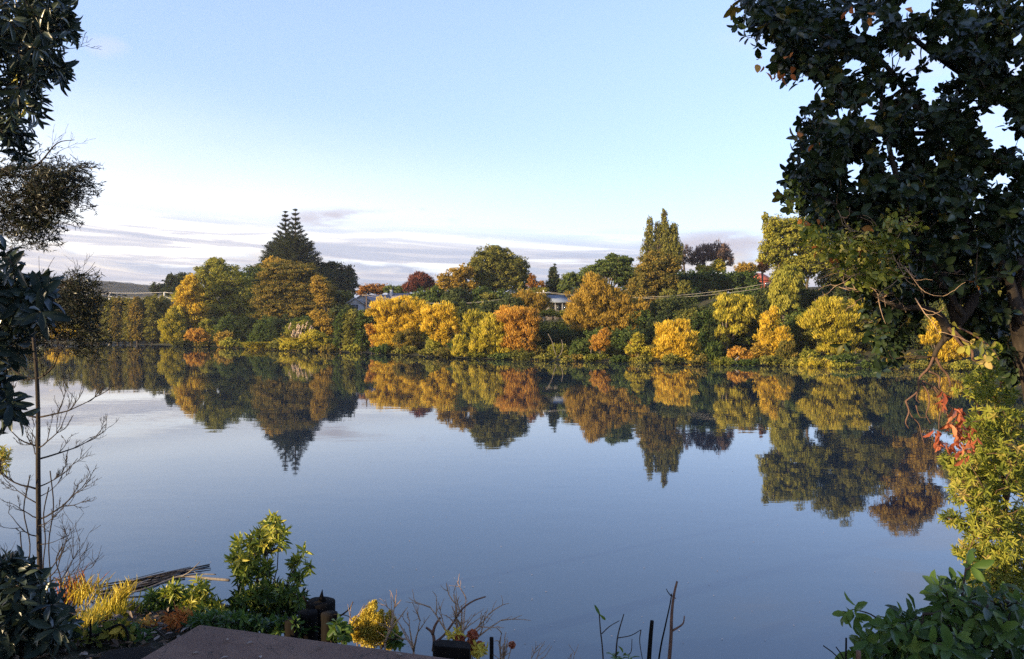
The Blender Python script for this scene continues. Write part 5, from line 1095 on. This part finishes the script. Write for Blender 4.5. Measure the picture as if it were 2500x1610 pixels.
for (x, y0, y1) in ((68, 1500, 1160), (120, 1500, 1150), (112, 1450, 1190), (150, 1480, 1330), (55, 1420, 1300)):
    tubes('vine', [(smooth_line([P(x + rng.normal() * 5, yy, Ds - .1 + rng.normal() * .05) for yy in np.linspace(y0, y1, 5)]), .0045)], M['nbark'], sp, 5)
for (x, y, dx, dz, ln) in ((120, 1410, .8, .55, 110), (125, 1420, .9, .3, 95), (118, 1400, .5, .9, 90), (150, 1470, .8, .9, 110), (130, 1410, .9, -.55, 130), (110, 1470, .9, .8, 140), (130, 1520, .5, 1, 120), (60, 1450, -.6, .8, 90), (20, 1420, .1, 1, 90)):
    tubes('branch', twigs(rng, P(x, y, Ds - .3), [dx, rng.normal() * .3, dz], ln / F * Ds, .0045, 2, .15, .2, 4, .7, None, .55), M['nbark'], sp, 4)

# ---- left: broadleaf trees and the wispy tree
rng = np.random.default_rng(74)
b0 = P(-420, 1500, 6.4); b0[2] = gz(b0[0], b0[1]) - .1
lt1 = thing('long_leaved_tree', 'dark tree with long drooping leaves hanging into the top left corner', 'tree', b0)
blobs = [(40, 60, 110, 90), (110, 40, 60, 60), (150, 30, 22, 40, .5), (160, 85, 20, 50, .5), (70, 140, 80, 60), (130, 150, 40, 40), (150, 180, 26, 24, .4), (40, 220, 60, 60), (75, 260, 28, 34, .5), (15, 300, 40, 50), (55, 330, 24, 30, .4), (40, 370, 24, 18, .3), (-80, 100, 90, 130), (-120, 300, 110, 120), (-220, 150, 120, 160), (-250, 350, 120, 120)]
Cn, Dr = sample_blobs(rng, blobs, 6.2, .7, 700)
Dr = unit(Dr * .6 + [.35, 0, -.35] + rng.normal(size=Dr.shape) * .4)
leaves_m('crown', [rosettes(rng, Cn, Dr, 7, .120, .032, 58, .35, tmu=.42, tsd=.2)], T_LONG, 'near_blue', lt1)
sd_ = [(smooth_line([b0, P(-430, 1100, 6.4), P(-400, 700, 6.4), P(-380, 400, 6.4), P(-330, 100, 6.4)]), np.linspace(.16, .07, 17)), pl([(-390, 500), (-250, 380), (-100, 300), (10, 310)], 6.3, .05, .008), pl([(-370, 350), (-200, 200), (-50, 130), (90, 120), (150, 150)], 6.3, .05, .006), pl([(-340, 150), (-200, 60), (-40, 20), (110, 30)], 6.3, .04, .006)]
tubes('trunk', sd_, M['nbark'], lt1, 8)
tubes('twigs', connect(rng, Cn, np.vstack([s_[0][::2] for s_ in sd_[1:]]), b0, 1.0, .003), M['nbark'], lt1, 4)
for q_ in ((150, 120), (60, 205)): tubes('bare_twig', twigs(rng, P(*q_, 6.3), [1, 0, .05], .24, .0035, 2, 0, .3, 3), M['nbark'], lt1, 4)
C3 = np.array([P(62, 255, 5.9), P(42, 190, 5.9)]); leaves_m('yellow_leaves', [rosettes(rng, C3, unit(np.array([[0, 0, -1.], [0, 0, -1.]])), 2, .08, .03, 30, .3, tmu=.9)], T_LONG, 'near_straw', lt1)

b0 = P(-160, 1400, 4.5); b0[2] = gz(b0[0], b0[1]) - .1
lt2 = thing('big_leaved_tree', 'dark big-leaved branch end at the left edge above the waterline', 'tree', b0)
blobs = [(30, 660, 40, 40), (60, 700, 60, 40), (100, 720, 36, 26, .5), (30, 740, 60, 50), (90, 760, 30, 40), (15, 830, 26, 50, .5), (5, 930, 24, 36, .4), (20, 1000, 22, 30, .4), (-60, 720, 60, 80), (-70, 860, 60, 80), (-60, 980, 50, 60)]
Cn, Dr = sample_blobs(rng, blobs, 4.5, .3, 112)
Dr = unit(Dr * .7 + [.35, -.1, .35] + rng.normal(size=Dr.shape) * .35)
leaves_m('crown', [rosettes(rng, Cn, Dr, 7, .125, .042, 66, .22, tmu=.42, tsd=.2)], T_LONG, 'near_blue', lt2)
sd_ = [(smooth_line([b0, P(-150, 1200, 4.5), P(-130, 1000, 4.5), P(-90, 860, 4.5), P(-30, 770, 4.5), P(60, 730, 4.5)]), np.linspace(.04, .006, 21)), pl([(-130, 1020), (-60, 960), (10, 960)], 4.5, .015, .004), pl([(-100, 880), (-40, 860), (15, 850)], 4.5, .015, .004)]
tubes('trunk', sd_ + connect(rng, Cn, np.vstack([s_[0] for s_ in sd_]), b0, .6, .003), M['nbark'], lt2, 6)
Cn, Dr = sample_blobs(rng, [(12, 1120, 16, 26), (5, 1145, 14, 14), (5, 1100, 10, 14)], 6.8, .12, 30)
o = thing('small_leaved_sprig', 'small sunlit sprig of pale leaves poking in at the left edge', 'branch', P(-60, 1150, 6.8))
leaves_m('leaves', [rosettes(rng, Cn, Dr, 8, .045, .013, 60, .1, tmu=.7)], T_BLADE, 'near_lime', o); tubes('stem', [pl([(-60, 1150), (-20, 1135), (10, 1120)], 6.8, .005, .002), pl([(-20, 1135), (12, 1145)], 6.8, .003, .002)], M['nbark'], o, 5)

rng = np.random.default_rng(75); Dw = 8.4
b0 = P(-260, 1300, Dw); b0[2] = gz(b0[0], Dw) - .1
wt = thing('wispy_tree', 'wispy fine-leaved tree reaching in from the left edge', 'tree', b0)
up_ = [(125, 450, 75, 48), (165, 445, 46, 40, .5), (185, 425, 26, 22, .4), (90, 500, 90, 50), (140, 510, 46, 30, .5), (50, 540, 80, 44), (90, 565, 40, 24, .5), (60, 430, 60, 30, .5), (-60, 480, 90, 70)]
lo_ = [(160, 720, 60, 36), (190, 750, 44, 46, .6), (215, 800, 26, 50, .5), (222, 850, 18, 26, .4), (130, 770, 60, 30), (90, 800, 80, 26, .6), (60, 780, 60, 34), (40, 840, 60, 24, .5), (190, 700, 30, 22, .5), (-40, 760, 80, 70)]
PP, TT, LN, tn = [], [], [], []
for bl, nn, sc_ in ((up_, 1150, 1), (lo_, 1050, 1)):
    Cn, Dr = sample_blobs(rng, bl, Dw, .5, nn); Cn = Cn + rng.normal(size=Cn.shape) * .09
    Dr = unit(Dr * .4 + [.8, 0, -.12] + rng.normal(size=Dr.shape) * .45)
    for c, d in zip(Cn, Dr):
        L_ = rng.uniform(.07, .16); pts = np.array([c - d * L_, c, c + unit(d + rng.normal(size=3) * .3) * L_]); LN.append((pts, [.0022, .0017, .001]))
        u = rng.random(17) * 2 - 1; PP.append(c + d * (u * L_)[:, None]); TT.append(unit(d * .7 + rng.normal(size=(17, 3)) * .6 + [0, 0, .15]))
Pn = np.concatenate(PP); n = len(Pn)
leaves('crown', T_NEED, Pn, np.concatenate(TT), rsph(rng, n), rng.uniform(.035, .07, n), .0085, rng.random(n), M['wisp'], wt)
main = [(smooth_line([b0, P(-250, 1000, Dw), P(-220, 700, Dw), P(-200, 450, Dw), P(-190, 200, Dw)]), np.linspace(.10, .04, 17)), pl([(-215, 560), (-100, 450), (20, 412), (70, 412), (100, 395), (140, 350), (182, 342)], Dw, .025, .003), pl([(-210, 520), (-80, 440), (60, 430), (160, 450)], Dw, .02, .003),
        pl([(-220, 760), (-60, 720), (60, 740), (150, 780), (215, 830)], Dw, .022, .004), pl([(-200, 600), (-60, 560), (60, 520)], Dw, .02, .003), pl([(90, 770), (110, 720), (140, 700), (210, 665), (232, 640)], Dw, .008, .002), pl([(130, 705), (185, 690), (222, 660), (235, 650)], Dw, .005, .002), pl([(150, 700), (188, 665), (188, 635)], Dw, .003, .0015), pl([(80, 700), (95, 690), (95, 625)], Dw, .003, .002), pl([(100, 690), (120, 650), (133, 628)], Dw, .003, .002)]
tubes('trunk', main + LN + twigs(rng, P(140, 372, Dw), [1, 0, .25], .25, .003, 2, .1, .25, 3) + twigs(rng, P(120, 380, Dw), [.4, 0, 1], .25, .003, 2, .1, .25, 3) + twigs(rng, P(180, 700, Dw), [.8, 0, 1], .3, .003, 2, .2, .25, 3), M['nbark'], wt, 5)

# ---- floating raft of sticks and specks on the water
def Ww(x, y, z=.015): D = (CH - z) * F / (y - HY); return P(x, y, D)
rng = np.random.default_rng(76)
for i in range(34):
    f = rng.random(); x0 = 215 + rng.uniform(0, 150); x1 = x0 + rng.uniform(70, 190)
    def yy(x): return 1452 - (x - 215) * .225 + (f - .5) * -40 * (1 - (x - 215) / 420) 
    y0, y1 = yy(x0), yy(x1)
    pts = [Ww(x0, y0), Ww((x0 + x1) / 2, (y0 + y1) / 2 + rng.normal() * 3.5, .02), Ww(x1, y1 + rng.normal() * 6)]
    o = tubes('drift_stick', [(smooth_line(pts), rng.uniform(.005, .014))], M[['nbark', 'npale', 'char'][i % 3]], None, 6); tag(o, 'wet grey stick in the raft floating off the left bank', 'stick', 'sticks of the floating raft')
o = tubes('fallen_branch', [(smooth_line([Ww(300, 1450, .03), Ww(350, 1440, .05), Ww(405, 1420, .08), Ww(445, 1407, .12), Ww(500, 1412, .16), Ww(560, 1417, .2)]), np.linspace(.014, .022, 21)),
    (smooth_line([Ww(445, 1407, .12), Ww(465, 1395, .3), Ww(488, 1372, .5)]), np.linspace(.012, .004, 9)), (smooth_line([Ww(455, 1405, .14), Ww(490, 1402, .2), Ww(527, 1403, .22)]), .009), (smooth_line([Ww(470, 1392, .3), Ww(480, 1400, .3), Ww(492, 1398, .3)]), .004)], M['npale'], None, 7)
tag(o, 'long fallen branch lying over the floating sticks and reaching right to the laurel shrub', 'branch')
n = 130; xs = rng.uniform(200, 2200, n); ys = 1000 + rng.random(n) ** .6 * 600; pts = np.array([Ww(x, y, .006) for x, y in zip(xs, ys)])
o = leaves('floating_leaves', T_FAR, pts, rsph(rng, n) * [1, 1, 0] + [1e-3, 0, 0], np.tile([0, 0, 1.], (n, 1)), rng.uniform(.012, .035, n) * (pts[:, 1] / 9) ** .5, .016, rng.random(n), M['plume'], None); o['kind'] = 'stuff'

# ---- trees beside and behind the camera that shade the near bank
rng = np.random.default_rng(77)
def shade_tree(name, lb, c, r, n, trunk_xy, seed, mat='near_dark'):
    rng = np.random.default_rng(seed); b0 = np.array([trunk_xy[0], trunk_xy[1], 2.0])
    o = thing(name, lb, 'tree', b0)
    Cs = np.concatenate([np.array(c_) + rsph(rng, int(n * w_)) * rng.random(int(n * w_))[:, None] ** .35 * np.array(r_) for c_, r_, w_ in zip(c, r, [1 / len(c)] * len(c))])
    Dr = unit(rng.normal(size=Cs.shape) + [0, 0, .3])
    leaves_m('crown', [rosettes(rng, Cs, Dr, 6, .22, .13, 65, .2, tmu=.4)], T_OVAL, mat, o)
    tubes('trunk', [(np.array([b0, b0 + [0, 0, 1.5], np.array(c[0])]), [.16, .13, .05])] + [(np.array([b0 + [0, 0, 1.5], np.array(c_)]), [.08, .03]) for c_ in c[1:]], M['nbark'], o, 8)
shade_tree('shade_tree', 'tall tree behind the left edge shading the overhanging leaves', [(-7.2, 1.6, 9.6), (-7.2, -1.2, 9.4), (-7.5, 4.6, 10.0)], [(2.3, 2.0, 2.3)] * 3, 2400, (-8.8, .5), 1)
shade_tree('shade_bush', 'thick bush left of the viewer shading the slab', [(-5.6, .5, 3.4), (-5.8, -1.3, 3.7)], [(.9, .95, 1.25), (1.0, 1.2, 1.5)], 1300, (-6, .5), 2)

# ------------------------------------------------------------------ air
hz = prism('haze', [bx(-3200, 3200, -90, 3600, -3.5, 175)], None, None); hz['kind'] = 'stuff'
m = bpy.data.materials.new('haze'); m.use_nodes = True; q = NT(m.node_tree)
pv = q.add('ShaderNodeVolumePrincipled', {'Color': (.80, .84, .92, 1), 'Density': .0002, 'Anisotropy': .2}); q.add('ShaderNodeOutputMaterial', {'Volume': pv.outputs[0]})
hz.data.materials.append(m)
scene.cycles.volume_bounces = 0
